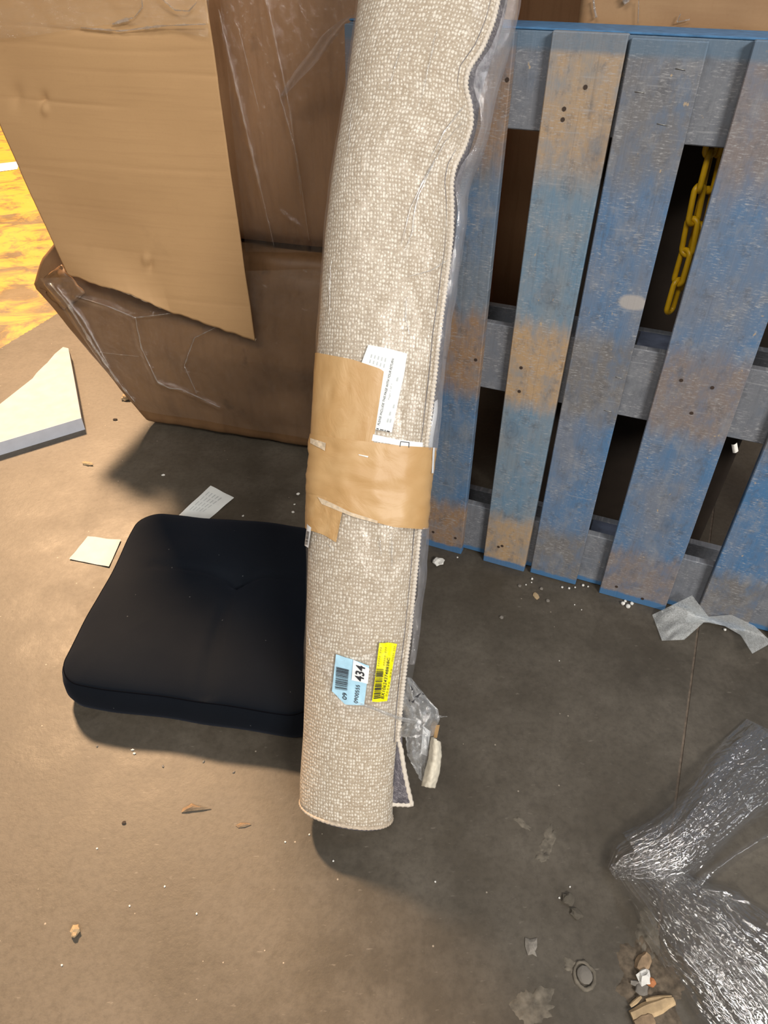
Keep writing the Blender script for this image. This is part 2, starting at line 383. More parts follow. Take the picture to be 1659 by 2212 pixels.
def crust(name, cx, cy, rx, ry, mat, hgt, rot=0, seed=0, parent=None, n=64, rings=7, jag=.3):
    """a low lumpy patch stuck to the floor"""
    P = blob(cx, cy, rx, ry, n, rot, jag, seed); c = fl(cx, cy); V = [(c.x, c.y, hgt)]; Fc = []
    for r in range(1, rings + 1):
        for (x, y) in P:
            q = r / rings; X_, Y_ = lerp(c.x, x, q), lerp(c.y, y, q)
            V.append((X_, Y_, -.0005 if r == rings else max(.0004, hgt * (.55 + .9 * nz(X_ * 140, Y_ * 140, seed)) * (1 - q ** 4 * .5))))
    for i in range(n): Fc.append((0, 1 + i, 1 + (i + 1) % n))
    for r in range(rings - 1):
        for i in range(n):
            a = 1 + r * n; Fc.append((a + i, a + n + i, a + n + (i + 1) % n, a + (i + 1) % n))
    return mk(name, V, Fc, mat, parent, True)
for k, (px, py, rx, ry, ro) in enumerate([(1185, 1815, .030, .012, 1.2), (1128, 1778, .017, .006, -.8), (1172, 1850, .012, .008, .3), (1150, 2172, .030, .024, .2), (1238, 2088, .016, .010, -.6), (1600, 975, .001, .001, 0)][:5]):
    crust('spall_patch', px, py, rx, ry, M['spall'], .0016, ro, k + 2, floor, jag=.36)
slab('wall_back', [(-9, 8.6), (9, 8.6), (9, 8.75), (-9, 8.75)], 0, 5, M['wall'])['kind'] = 'structure'
bpy.data.objects['wall_back']['label'] = 'plain warehouse wall far behind the boxes'

# ================================================================== pallet
YAW, LEAN = math.radians(-22.7), math.radians(1.8)
PO = Vector((.1006, 1.2367, 0)); pd = Vector((math.cos(YAW), math.sin(YAW), 0)); pn0 = Vector((-math.sin(YAW), math.cos(YAW), 0))
pu = Z * math.cos(LEAN) + pn0 * math.sin(LEAN); pn = pn0 * math.cos(LEAN) - Z * math.sin(LEAN)
PO = PO + Z * .0
def pp(u, v, w): return PO + pd * u + pu * v + pn * w
def pq(x, y, w=0.0):
    q = onplane(x, y, PO + pn * w, pn) - PO; return q.dot(pd), q.dot(pu)
pallet = thing('pallet', pp(.42, 0, .06), 'weathered blue wooden pallet standing on edge behind the rolled rug', 'pallet')
def board(name, u0, u1, v0, v1, w0, w1, mat, parent, tu0=None, tu1=None, c=.0016, horiz=False):
    """chamfered plank; (tu0,tu1) are the side positions at the upper end"""
    tu0 = u0 if tu0 is None else tu0; tu1 = u1 if tu1 is None else tu1
    V = []; U = []
    def ring(v, a, b, i):
        for (uu, ww) in ((a + c + i, w0 + i), (b - c - i, w0 + i), (b - i, w0 + c + i), (b - i, w1 - i), (a + i, w1 - i), (a + i, w0 + c + i)):
            V.append(pp(uu, v, ww)); U.append((v, uu + 3) if horiz else (uu - u0, v))
    ring(v0, u0, u1, c); ring(v0 + c, u0, u1, 0); ring(v1 - c, tu0, tu1, 0); ring(v1, tu0, tu1, c)
    Fc = [tuple(range(6))[::-1], tuple(range(18, 24))]
    for r in range(3):
        for i in range(6): Fc.append((r * 6 + i, r * 6 + (i + 1) % 6, (r + 1) * 6 + (i + 1) % 6, (r + 1) * 6 + i))
    return mk(name, V, Fc, mat, parent, False, U)
boards = {}
for key, u0, u1, t0, t1, m in [('z', -.19, -.05, -.19, -.05, 'b3'), ('a', -.002, .085, -.005, .083, 'b0'), ('b', .138, .234, .137, .243, 'b1'),
                               ('c', .248, .350, .247, .349, 'b2'), ('d', .402, .541, .404, .535, 'b3'), ('e', .601, .700, .601, .700, 'b4'),
                               ('f', .752, .848, .752, .848, 'b2'), ('g', .89, 1.03, .89, 1.03, 'b3')]:
    boards[key] = board('deck_board', u0, u1, .0 + (.004 if key in 'ce' else 0), 1.012 + (.004 if key in 'bd' else 0), 0, .018, M[m], pallet, t0, t1)
for v0, v1 in ((0.006, .137), (.428, .562), (.884, 1.014)):
    board('stringer_board', -.19, 1.03, v0, v1, .0185, .0365, M['rail'], pallet)
for v0, v1 in ((.0, .10), (.452, .552), (.914, 1.014)):
    for u0, u1 in ((-.19, -.05), (.35, .49), (.89, 1.03)):
        board('block', u0, u1, v0, v1, .037, .125, M['block'], pallet)
    board('base_board', -.19, 1.03, v0, v1, .1255, .1435, M['rail'], pallet)
for u0, u1 in ((-.19, -.05), (.89, 1.03)):
    for a, b in ((.101, .451), (.553, .913)): board('base_cross_board', u0, u1, a, b, .1255, .1435, M['block'], pallet)
# painted upper edge of the top stringer and of the base
board('painted_edge', -.19, 1.03, 1.0145, 1.0175, .0185, .0365, M['railtop'], pallet, c=.0008)
board('painted_edge', -.19, 1.03, 1.0145, 1.0175, .037, .1435, M['railtop'], pallet, c=.0008)
nail_me = None
def nail(px, py, key, r=.0032):
    global nail_me
    if nail_me is None:
        bm = bmesh.new(); bmesh.ops.create_cone(bm, cap_ends=True, segments=10, radius1=1, radius2=.8, depth=.5); nail_me = bpy.data.meshes.new('nail'); bm.to_mesh(nail_me); bm.free(); nail_me.materials.append(M['nail'])
    u, v = pq(px, py); o = link('nail', nail_me, None, boards[key], pp(u, v, -.0003)); o.scale = (r, r, .003)
    o.rotation_euler = pn.to_track_quat('Z', 'Y').to_euler()
for px, py, k in [(1265, 188, 'b'), (1219, 235, 'b'), (1216, 258, 'b'), (962, 772, 'a'), (1028, 777, 'a'), (1126, 794, 'b'), (1122, 845, 'b'), (1472, 821, 'd'), (1539, 837, 'd'), (1494, 892, 'd'),
                  (936, 1149, 'a'), (984, 1162, 'a'), (1077, 1181, 'b'), (1085, 1179, 'b'), (1332, 1267, 'd'), (1388, 1293, 'd'), (1096, 172, 'a')]: nail(px, py, k)
def staple(x0, y0, x1, y1, key):
    a = pp(*pq(x0, y0), -.0004); b = pp(*pq(x1, y1), -.0004); i = pn * .004
    tube('staple', [a + i, a, lerp(a, b, .5), b, b + i], .0007, M['staple'], boards[key], 6)
for s in [(1460, 148, 1480, 151, 'c'), (1372, 198, 1392, 200, 'c'), (1420, 267, 1440, 271, 'c'), (1330, 814, 1345, 818, 'c'), (1305, 886, 1322, 890, 'c')]: staple(*s)

# yellow chain hanging inside the pallet
chain = thing('plastic_chain', pp(*pq(1500, 480, .07), .07), 'yellow plastic link chain hanging in the gap of the blue pallet', 'chain')
def link_mesh():
    pts = []; R_, L_ = .0095, .019
    for i in range(24):
        a = 2 * math.pi * i / 24; pts.append((R_ * math.cos(a), 0, R_ * math.sin(a) + (L_ if math.sin(a) >= 0 else -L_)))
    o = tube('chain_link', pts, .0046, M['chain'], chain, 8, True); me = o.data; bpy.data.objects.remove(o); return me
lm = link_mesh()
for strand, w in (([(1541, 292), (1533, 330), (1506, 430), (1484, 540), (1455, 640)], .062), ([(1562, 290), (1540, 360), (1520, 450), (1496, 545), (1480, 590)], .080)):
    L3 = [pp(*pq(x, y, w), w) for x, y in strand]; tot = sum((L3[i + 1] - L3[i]).length for i in range(4)); n = int(tot / .045)
    for i in range(n + 1):
        p = Vector(polyat([tuple(q) for q in L3], min(1, i / n))); q = Vector(polyat([tuple(q) for q in L3], min(1, i / n + .04))); r_ = Vector(polyat([tuple(q) for q in L3], max(0, i / n - .04)))
        o = link('chain_link', lm, None, chain, p)
        o.rotation_mode = 'QUATERNION'; o.rotation_quaternion = (q - r_).to_track_quat('Z', 'Y') @ Matrix.Rotation((i % 2) * 1.35 + .3, 4, 'Z').to_quaternion()

# ================================================================== big boxes on the left
BA = math.radians(-15.16); BO = Vector((-.659, 1.737, 0)); bd_ = Vector((math.cos(BA), math.sin(BA), 0)); bn = Vector((-math.sin(BA), math.cos(BA), 0))
def bp(u, v, w): return BO + bd_ * u + Z * v + bn * w
def bq(x, y, w=0.0):
    q = onplane(x, y, BO + bn * w, bn) - BO; return q.dot(bd_), q.z
def boxbody(name, rows, depth, mat, parent, amp=.006, frame=bp, r=.018, seed=0):
    """rows: (v, left u, right u, front w) from bottom to top; rounded-rectangle sections with crumpled faces"""
    V = []; Fc = []; nper = None; nr = 44
    tabs = [[(q[0], q[i]) for q in rows] for i in (1, 2, 3)]
    v0, v1 = rows[0][0], rows[-1][0]
    for k in range(nr):
        v = lerp(v0, v1, k / (nr - 1)); l, rr, w = (interp(tb, v) for tb in tabs)
        P = []
        ins = r * .7 if k in (0, nr - 1) else 0
        l += ins; rr -= ins; w += ins; dp = depth - ins
        for i in range(41): P.append((lerp(l + r, rr - r, i / 40), w, 1))
        for i in range(1, 5):
            a = -math.pi / 2 + i / 5 * math.pi / 2; P.append((rr - r + r * math.cos(a), w + r + r * math.sin(a), .5))
        for i in range(11): P.append((rr, lerp(w + r, dp, i / 10), .6))
        for i in range(1, 10): P.append((lerp(rr, l, i / 10), dp, 0))
        for i in range(11): P.append((l, lerp(dp, w + r, i / 10), .6))
        for i in range(1, 5):
            a = math.pi + i / 5 * math.pi / 2; P.append((l + r + r * math.cos(a), w + r + r * math.sin(a), .5))
        nper = len(P); fall = min(1, k / 3, (nr - 1 - k) / 3) * .7 + .3
        for (u, ww, f) in P:
            d = amp * f * fall * (nz(u * 5, v * 5, seed) * 1.5 + nz(u * 16, v * 13, seed + 4) * .6 + nz(u * 45, v * 45, seed + 8) * .18)
            V.append(frame(u, v, ww - d))
    for k in range(nr - 1):
        for i in range(nper): Fc.append((k * nper + i, k * nper + (i + 1) % nper, (k + 1) * nper + (i + 1) % nper, (k + 1) * nper + i))
    Fc += [tuple(range(nper))[::-1], tuple(range((nr - 1) * nper, nr * nper))]
    return mk(name, V, Fc, mat, parent, True)
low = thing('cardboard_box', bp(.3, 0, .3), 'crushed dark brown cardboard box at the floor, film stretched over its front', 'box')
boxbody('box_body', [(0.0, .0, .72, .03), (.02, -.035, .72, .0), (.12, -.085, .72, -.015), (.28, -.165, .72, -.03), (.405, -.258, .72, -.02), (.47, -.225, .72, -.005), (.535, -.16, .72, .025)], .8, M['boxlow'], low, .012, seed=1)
upb = thing('cardboard_box', bp(.3, .55, .3), 'tall brown cardboard box stacked on the crushed box, clean flap hanging over it', 'box')
boxbody('box_body', [(.556, -.14, .72, .035), (.62, -.16, .72, .02), (.8, -.20, .72, .012), (1.0, -.17, .72, .02), (1.30, -.15, .72, .03), (2.1, -.15, .72, .03)], .8, M['box'], upb, .008, seed=5)
# crushed upper-left corner of the lower box
tip = [bp(*bq(80, 612, -.01), -.01), bp(*bq(132, 572, -.03), -.03), bp(*bq(185, 632, -.05), -.05), bp(*bq(140, 668, -.035), -.035)]
def tipf(a, b):
    p = tip[0].lerp(tip[1], a).lerp(tip[3].lerp(tip[2], a), b); return p + bn * (-.004 * math.sin(math.pi * b) + .012 * nz(a * 4, b * 5, 2))
grid('crushed_corner', 14, 14, tipf, M['boxlow'], low, solid=.005)
def rope(parent, pts, r0, w, mat='rope'):
    n = 60; P = []
    for i in range(n):
        x, y = polyat(pts, i / (n - 1)); P.append(bp(*bq(x + 1.5 * nz(i * .3, 1), y, w), w))
    tube('film_fold', P, lambda i, L: max(.0006, r0 * (.55 + .8 * nz(i * .35, r0 * 900)) * math.sin(math.pi * min(1, .08 + i / n * .9)) ** .5), M[mat], parent, 6)
for pts, r0, w in (([(108, 612), (150, 662), (205, 752), (255, 825), (292, 868)], .0055, -.045), ([(125, 622), (180, 690), (235, 790)], .0035, -.05), ([(165, 640), (235, 662), (292, 686), (345, 680), (400, 672)], .0022, -.06),
                   ([(292, 685), (305, 750), (340, 825), (365, 838), (395, 842), (475, 880)], .003, -.06), ([(480, 700), (420, 730), (398, 790), (425, 850)], .0022, -.06), ([(205, 760), (300, 770)], .001, -.06)): rope(low, pts, r0, w)
for pts, r0 in (([(472, 20), (530, 270), (592, 530)], .0024), ([(577, 0), (625, 230), (650, 420)], .002), ([(600, 190), (640, 330), (668, 520)], .0015), ([(515, 60), (560, 240)], .001)): rope(upb, pts, r0 * 1.6, -.018, 'rope2')
for pts, r0 in (([(175, 60), (260, 67), (350, 56), (445, 52)], .003), ([(243, 52), (262, 46), (288, 38)], .004), ([(290, 38), (308, 15), (306, 0)], .002), ([(352, 0), (378, 22), (408, 24), (425, 5)], .002)): rope(upb, pts, r0, -.088)
# clean hanging flap
FW_ = -.065
fl_top = [(-70, 100), (-70, 100)]
creases = [bq(250, y, FW_)[1] for y in (62, 100, 152, 225, 352, 380, 448, 535, 575, 625)]
def flap_fn(a, b):
    # left / right borders in pixels: left from top to bottom, right from top to bottom
    return None
NL, NR_ = 70, 90
left = [(-150, -110), (-75, 60), (0, 262), (60, 400), (135, 568), (150, 590)]
right = [(432, -110), (447, 0), (470, 160), (500, 375), (527, 560), (552, 735)]
bot = [(150, 590), (205, 612), (290, 640), (350, 668), (440, 694), (500, 716), (552, 735)]
def flap_pt(a, b, off=0.0):
    l = polyat(left, b); r2 = polyat(right, b); x, y = lerp(l[0], r2[0], a), lerp(l[1], r2[1], a)
    # lower border follows the torn curve
    if b > .7:
        bx, by = polyat(bot, a); k = (b - .7) / .3; l7 = polyat(left, .7); r7 = polyat(right, .7)
        x, y = lerp(lerp(l7[0], r7[0], a), bx, k), lerp(lerp(l7[1], r7[1], a), by, k)
        y += 3.5 * nz(a * 22, 1.3) * k ** 6
    w = FW_ - .012 * math.sin(a * 3.0) + .05 * max(0, .25 - b)
    if b > .86 and .0 < a < .55: w -= .030 * math.sin(min(1, a / .55) * math.pi) * ((b - .86) / .14) ** 2    # lifted lower lip
    u, v = bq(x, y, w)
    d = .0018 * nz(u * 6, v * 9) * 2
    for i, cv in enumerate(creases):
        q = v + .01 * nz(u * 3, i) - cv; d += (.0010 if i % 3 else .0022) * math.exp(-(q / .0035) ** 2) * max(0, .45 + nz(u * 4, i * 7.1))
    for (dx, dy, rr, am) in ((97, 215, 9, .007), (100, 235, 7, -.006), (38, 208, 14, .006), (318, 560, 8, -.006), (326, 572, 8, .005)):
        d += am * math.exp(-(((x - dx) / rr) ** 2 + ((y - dy) / (rr * 1.8)) ** 2))
    return bp(u, v, w + d + off)
flap = grid('hanging_flap', NL * 2, NR_ * 2, flap_pt, M['flap'], upb)
sd = flap.modifiers.new('thickness', 'SOLIDIFY'); sd.thickness = .005; sd.offset = -1
tube('torn_edge', [flap_pt(a / 40, 1.0, .002) + Vector((0, 0, -.001 + .003 * nz(a * .9, 5))) for a in [q * .5 for q in range(6, 81)]], lambda i, L: (.0012 if i < 50 else .0032) + .0012 * nz(i * .9, 3), M['torn'], upb, 6)
# films on boxes
def topfilm(a, b):
    x = lerp(-120, 450, a); y = lerp(-130, 72 + 14 * math.sin(a * 7) - 22 * a * (1 - a), b)
    w = FW_ - .018; u, v = bq(x, y, w)
    d = .009 * nz(u * 9, v * 14, 3) + .004 * nz(u * 30, v * 30, 6)
    for pl, am in (([(180, 62), (260, 66), (350, 55), (440, 50)], .010), ([(245, 50), (290, 30), (310, 0)], .008), ([(350, 0), (380, 20), (410, 15)], .009)):
        d -= am * math.exp(-(segd(x, y, pl) / 6) ** 2)
    return bp(u, v, w + d)
grid('stretch_film', 120, 60, topfilm, M['boxfilm'], upb)
ridges = [[(105, 612), (150, 665), (205, 755), (290, 865)], [(125, 620), (180, 690), (235, 790)], [(165, 640), (235, 660), (290, 685), (400, 672)], [(292, 685), (305, 750), (340, 825), (395, 842), (475, 880)], [(480, 700), (420, 730), (398, 790), (425, 850)]]
def lowfilm(a, b):
    l = polyat([(88, 600), (150, 690), (300, 885)], b); r2 = polyat([(700, 580), (690, 760), (672, 950)], b)
    x, y = lerp(l[0], r2[0], a), lerp(l[1], r2[1], a); w = -.052 - .012 * math.sin(b * 3.1)
    u, v = bq(x, y, w); d = .005 * nz(u * 8, v * 10, 9)
    for rg in ridges: d -= .009 * math.exp(-(segd(x, y, rg) / 5.5) ** 2)
    return bp(u, v, w + d)
grid('stretch_film', 150, 110, lowfilm, M['boxfilm'], low)
def upfilm(a, b):
    x = lerp(470, 800, a) + b * 60; y = lerp(-60, 545, b); w = -.012; u, v = bq(x, y, w)
    d = .004 * nz(u * 20 - v * 3, v * 3, 4)
    for rg in ([(470, 20), (530, 270), (592, 540)], [(575, 0), (625, 230), (650, 420)], [(600, 190), (640, 330), (668, 520)], [(605, 455), (650, 490), (668, 545)]): d -= .006 * math.exp(-(segd(x, y, rg) / 4.5) ** 2)
    return bp(u, v, w + d)
grid('stretch_film', 120, 120, upfilm, M['boxfilm'], upb)
# twisted film tail between the box and the rug
def tailf(a, b):
    x, y = polyat([(608, 208), (640, 165), (680, 120), (705, 85), (745, 45), (790, 20)], b); wd_ = lerp(5, 24, math.sin(math.pi * min(1, b * 1.15)) ** .8) * (1 if b < .85 else .7)
    x += (a - .5) * wd_ * .75; y += (a - .5) * wd_ * .9
    w = -.04 - .10 * b; u, v = bq(x, y, w); return bp(u, v, w + .006 * math.sin(a * 9 + b * 6))
grid('film_tail', 14, 50, tailf, M['margin'], upb)
# boxes behind the pallet
def pbp(u, v, w): return PO + pd * u + Z * v + pn0 * w
bk = thing('cardboard_box', pbp(.45, .95, .4), 'tan cardboard box showing above the top edge of the blue pallet', 'box')
boxbody('box_body', [(.952, .14, .60, .19), (1.3, .14, .60, .19), (2.1, .14, .60, .19)], .85, M['boxback'], bk, .006, pbp, seed=11)
bkd = thing('gap_shade_box', pbp(.45, 0, .4), 'added dark box standing in for the shade behind the gaps of the blue pallet', 'box')
boxbody('box_body', [(0, .15, .59, .22), (.5, .14, .60, .20), (.945, .14, .60, .20)], .84, M['gapshade'], bkd, .003, pbp, seed=12)  # added box, coloured dark to stand in for shade behind the boards
bk3 = thing('cardboard_box', pbp(.15, 0, 1.2), 'added cardboard box closing the gap behind the tan box', 'box')
boxbody('box_body', [(0, -.14, .5, .92), (.6, -.14, .5, .92), (2.0, -.14, .5, .92)], 1.5, M['box'], bk3, .006, pbp, seed=19)  # added to keep the gap dark by hiding the lit floor beyond
bk2 = thing('cardboard_box', pbp(1.0, 0, 1.2), 'dark cardboard box far behind the right end of the blue pallet', 'box')
boxbody('box_body', [(0, .75, 1.6, 1.0), (.6, .75, 1.6, 1.0), (2.1, .74, 1.6, 1.0)], 1.8, M['box'], bk2, .008, pbp, seed=15)

def brope(pts, r0):
    P = [onplane(*polyat(pts, i / 29), PO + pn0 * .182, pn0) for i in range(30)]
    tube('film_fold', P, lambda i, L: r0 * (.6 + .8 * abs(nz(i * .4, r0 * 700))), M['rope'], bk, 6)
for pts, r0 in (([(1282, 0), (1284, 18), (1288, 38)], .002), ([(1345, -8), (1352, 5), (1362, -6)], .004), ([(1470, 30), (1462, 48), (1490, 42)], .001), ([(1380, 0), (1378, 50)], .0008)): brope(pts, r0)
# ================================================================== rolled rug
RB = Vector((0, .570, .0285)); RTOP = Vector((0, 1.2330, 1.046)); rv = (RTOP - RB).normalized(); rn = rv.cross(X) * 1.0
if rn.y > 0: rn = -rn            # towards the camera
def row_s(y):
    return (onplane(W / 2, y, RB, rn) - RB).dot(rv)
def px_x(x, y): return onplane(x, y, RB, rn).x
Lpx = [(779, 0), (745, 250), (718, 400), (702, 540), (692, 700), (683, 820), (676, 940), (668, 1130), (664, 1300), (660, 1450), (656, 1600), (649, 1700), (648, 1760)]
Rpx = [(1092, 0), (1066, 90), (1036, 180), (1030, 250), (1000, 345), (988, 400), (980, 520), (968, 640), (953, 780), (936, 900), (926, 1000), (912, 1140), (893, 1330), (872, 1480), (858, 1600), (850, 1700), (846, 1780)]
Ppx = [(1113, 0), (1100, 60), (1064, 180), (1047, 280), (1014, 360), (1002, 395), (1001, 450), (986, 570), (967, 690), (946, 850), (934, 1000), (917, 1190), (907, 1270), (898, 1400), (884, 1500), (876, 1560), (862, 1620)]
def edge_tab(px):
    t = sorted((row_s(y), px_x(x, y)) for x, y in px)
    (s0, x0), (s1, x1) = t[-3], t[-1]; sl = .14
    t.append((s1 + 1.2, x1 + sl * 1.2)); return t
def smooth_tab(tab, n=260, k=3):
    s0, s1 = tab[0][0], tab[-1][0]; xs = [interp(tab, lerp(s0, s1, i / n)) for i in range(n + 1)]
    for _ in range(k): xs = [xs[0]] + [(xs[i - 1] + 2 * xs[i] + xs[i + 1]) / 4 for i in range(1, n)] + [xs[-1]]
    return (s0, s1, xs)
def st(tab, s):
    s0, s1, xs = tab; n = len(xs) - 1; f = max(0, min(n - 1e-6, (s - s0) / (s1 - s0) * n)); i = int(f); return lerp(xs[i], xs[i + 1], f - i)
LT, RT_, PT_ = (smooth_tab(edge_tab(q)) for q in (Lpx, Rpx, Ppx))
EXP, SH, LEN = 2.15, .19, 1.60
class Roll:
    def __init__(s, lt, rt, b, pl=0.0): s.lt, s.rt, s.b, s.pl = lt, rt, b, pl
    def dims(s, sg):
        l, r2 = st(s.lt, sg) - s.pl, st(s.rt, sg); return (l + r2) / 2, (r2 - l) / 2
    def bb(s, sg): return s.b * interp([(0, .94), (.3, 1.0), (.9, 1.0), (2, 1.0)], sg)
    def pt(s, th, sg, off=0.0):
        c, a = s.dims(sg); b = s.bb(sg); ct, sn = math.cos(th), math.sin(th)
        x = math.copysign(abs(ct) ** (2 / EXP), ct) * a; h = math.copysign(abs(sn) ** (2 / EXP), sn) * b
        nrm = Vector((math.copysign(abs(ct) ** (2 - 2 / EXP), ct) / a, 0, 0)) + rn * (math.copysign(abs(sn) ** (2 - 2 / EXP), sn) / b)
        nrm.normalize()
        return RB + X * (c + x) + rv * (sg - SH * x) + rn * h + nrm * off
    def inv(s, px, py):
        """front-surface (theta, sigma) seen at a pixel"""
        h = 0.0
        for _ in range(14):
            Q = onplane(px, py, RB + rn * h, rn) - RB; sg = Q.dot(rv)
            for _ in range(2):
                c, a = s.dims(sg); xi = max(-.9985, min(.9985, (Q.x - c) / a)); sg = Q.dot(rv) + SH * xi * a
            th = math.acos(math.copysign(abs(xi) ** (EXP / 2), xi)); h = lerp(h, s.bb(sg) * math.sin(th) ** (2 / EXP), .6)
        return th, sg
rug = Roll(LT, RT_, .052); slv = Roll(LT, PT_, .0555, .003)
rugT = thing('rolled_rug', RB + Vector((-.06, 0, -.028)), 'cream woven rug rolled up in clear plastic, leaning on the blue pallet', 'rug')
# bound free edge running up the right-hand side
Cpx = [(1440 / 3.318 + 640, 0), (1062, 50), (1040, 105), (1010, 150), (1003, 190), (1014, 230), (1016, 270), (1000, 320), (980, 360), (973, 395), (974, 440), (973, 500), (966, 570), (957, 640), (945, 730), (935, 830), (923, 930), (912, 1020), (906, 1120), (897, 1220), (886, 1330), (874, 1430), (862, 1540), (857, 1600)]
ed = [rug.inv(x, y) for x, y in Cpx]
tabT = sorted((q[1], q[0]) for q in ed); sA, sB = tabT[0][0], tabT[-1][0]
def rug_loft():
    N, Mr = 88, 230; V = []; U = []; Fc = []; mi = []
    for j in range(Mr):
        sg = LEN * j / (Mr - 1); c, a = rug.dims(sg); per = 0; prev = None
        for i in range(N + 1):
            th = 2 * math.pi * (i / N) - math.pi * .5
            off = .0014 * nz(th * 1.3, sg * 7, 2) + .004 * max(0, nz(sg * 8, 3.1)) * max(0, math.cos(th - .5)) * (1 if sg > .8 else .2)
            rr = min(1, sg / .006); off -= (1 - math.sqrt(max(0, 1 - (1 - rr) ** 2))) * .006
            p = rug.pt(th, sg, off)
            if prev is not None: per += (p - prev).length
            prev = p; V.append(p); U.append((per, sg))
    for j in range(Mr - 1):
        for i in range(N):
            k = j * (N + 1) + i; Fc.append((k, k + 1, k + N + 2, k + N + 1)); th = 2 * math.pi * ((i + .5) / N) - math.pi * .5
            mi.append(1 if -.95 < th < interp(tabT, LEN * (j + .5) / (Mr - 1)) - .03 and LEN * j / Mr > .06 else 0)
    o = mk('rug_body', V, Fc + [tuple(range(N))[::-1], tuple((Mr - 1) * (N + 1) + i for i in range(N))], M['rug'], rugT, True, U)
    o.data.materials.append(M['back'])
    for p, q in zip(o.data.polygons, mi + [0, 0]): p.material_index = q
rug_loft()
# spiral layers on the foot end
sp = []
for i in range(150):
    t_ = i / 149; th = t_ * 5.5 * 2 * math.pi; k = .96 - .86 * t_; c, a = rug.dims(0.0); b = rug.bb(0)
    x = math.copysign(abs(math.cos(th)) ** (2 / EXP), math.cos(th)) * a * k; hh = math.copysign(abs(math.sin(th)) ** (2 / EXP), math.sin(th)) * b * k
    sp.append(RB + X * (c + x) + rv * (-SH * x - .0002) + rn * hh)
tube('rolled_layers', sp, .0028, M['back'], rugT, 6)
tube('foot_binding', [rug.pt(2 * math.pi * i / 180, .003, -.0012) for i in range(180)], lambda i, L: .0030 + .0006 * math.sin(i * 2.1), M['footbind'], rugT, 8, True)
edp = []
for i in range(420):
    sg = lerp(sA, sB + .75, i / 419); edp.append(rug.pt(interp(tabT, sg), sg, .002))
ks = edp[:]
for _ in range(2): ks = [ks[0]] + [(ks[i - 1] + ks[i] * 2 + ks[i + 1]) / 4 for i in range(1, len(ks) - 1)] + [ks[-1]]
fine = [Vector(ks[i // 4]).lerp(ks[min(len(ks) - 1, i // 4 + 1)], (i % 4) / 4) for i in range(4 * (len(ks) - 1))]
tube('edge_binding', fine, lambda i, L: .0036 + .0009 * math.sin(L * 2 * math.pi / .0058), M['binding'], rugT, 8)
tube('edge_stitch', [rug.pt(interp(tabT, lerp(sA, sB, i / 199)) + .16, lerp(sA, sB, i / 199), .0004) for i in range(200)], .0006, M['back'], rugT, 5)
# loose lower corner showing the grey backing
ca = [rug.pt(.10, lerp(.245, .03, i / 19), -.004) for i in range(20)]
cb_px = [(858, 1590), (866, 1620), (872, 1660), (880, 1700), (889, 1738)]
def corner(a, b):
    q = polyat(cb_px, b); E_ = onplane(q[0], q[1], RB + rn * (.006 - .01 * b), rn); return ca[min(19, int(b * 19.0))].lerp(E_, a)
cn = grid('loose_corner', 12, 20, corner, M['back'], rugT, uv=lambda a, b: (a * .04, b * .2), solid=.005)
rim = [corner(1, i / 30) for i in range(31)] + [corner(1 - i / 12, 1.0) for i in range(1, 13)]
tube('corner_binding', [rim[0].lerp(r_, 1) for r_ in rim], lambda i, L: .0042 + .0006 * math.sin(i * 2.2), M['binding'], rugT, 8)
# clear sleeve with a torn lower end
def sl_bottom(th):
    # lower limit (sigma) round the roll
    t_ = th % (2 * math.pi)
    return interp([(0, .215), (.5, .20), (1.0, .185), (1.6, .19), (2.0, .215), (2.5, .30), (2.9, .25), (3.14, .20), (4.2, .26), (5.4, .25), (6.3, .215)], t_) + .006 * nz(th * 9, 2)
def slp(th, sg, off=0.0):
    return slv.pt(th, sg, off + .0028 * nz(math.cos(th) * 2.5, sg * 9, math.sin(th) * 2) + .0045 * max(0, nz(math.cos(th) * 3 + sg * 4, sg * 14, 5)) * max(0, math.cos(th - .5)) + .0012 * nz(math.cos(th) * 9, sg * 25, 1))
def slf(a, b):
    th = 2 * math.pi * a - math.pi / 2; s0 = sl_bottom(th); return slp(th, lerp(s0, LEN + .02, b))
grid('plastic_sleeve', 110, 260, slf, M['sleeve'], rugT, uv=lambda a, b: (a * .55, b * 1.8))
# overlapping film layer at the lower front (double thickness)
def patch(name, top, bottom, mat, off, parent=rugT, n=24, m=16, wrapl=0.0, wrapr=0.0, roll=slv, wob=0.0, label=None):
    """surface patch between two pixel polylines (left to right), laid on the roll; wrap extends it round the sides"""
    def f(a, b):
        a2 = (a - wrapl) / (1 - wrapl - wrapr)
        ax = max(0, min(1, a2)); t0 = polyat(top, ax); b0 = polyat(bottom, ax)
        th, sg = roll.inv(lerp(t0[0], b0[0], b), lerp(t0[1], b0[1], b))
        if a2 < 0: th = th - a2 * 2.4
        if a2 > 1: th = th - (a2 - 1) * 2.4
        return slp(th, sg, off + wob * (nz(a * 5, b * 6, 4) + .5 * nz(a * 14, b * 14, 8))) if roll is slv else roll.pt(th, sg, off)
    o = grid(name, n, m, f, mat, parent, uv=lambda a, b: (a * .18, b * .1))
    if label: o['label'] = label
    return o
patch('sleeve_overlap', [(690, 1440), (760, 1420), (850, 1400)], [(735, 1560), (790, 1616), (858, 1608)], M['sleeve'], .003, n=30, m=30, wob=.003)
def margin(s0, s1):
    def f(a, b):
        sg = lerp(s0, s1, b); t0 = interp(tabT, sg) + .05; th = lerp(t0, lerp(t0 - .1, -.25, min(1, (sg - .25) * 9)), a)
        return slp(th, sg, .0010 + .003 * math.sin(math.pi * a) + .003 * nz(a * 3 + sg * 9, sg * 22, 3) * math.sin(math.pi * min(1, a + .15)))
    return f
sT0, sT1 = slv.inv(925, 1143)[1] + .004, slv.inv(930, 967)[1] - .004
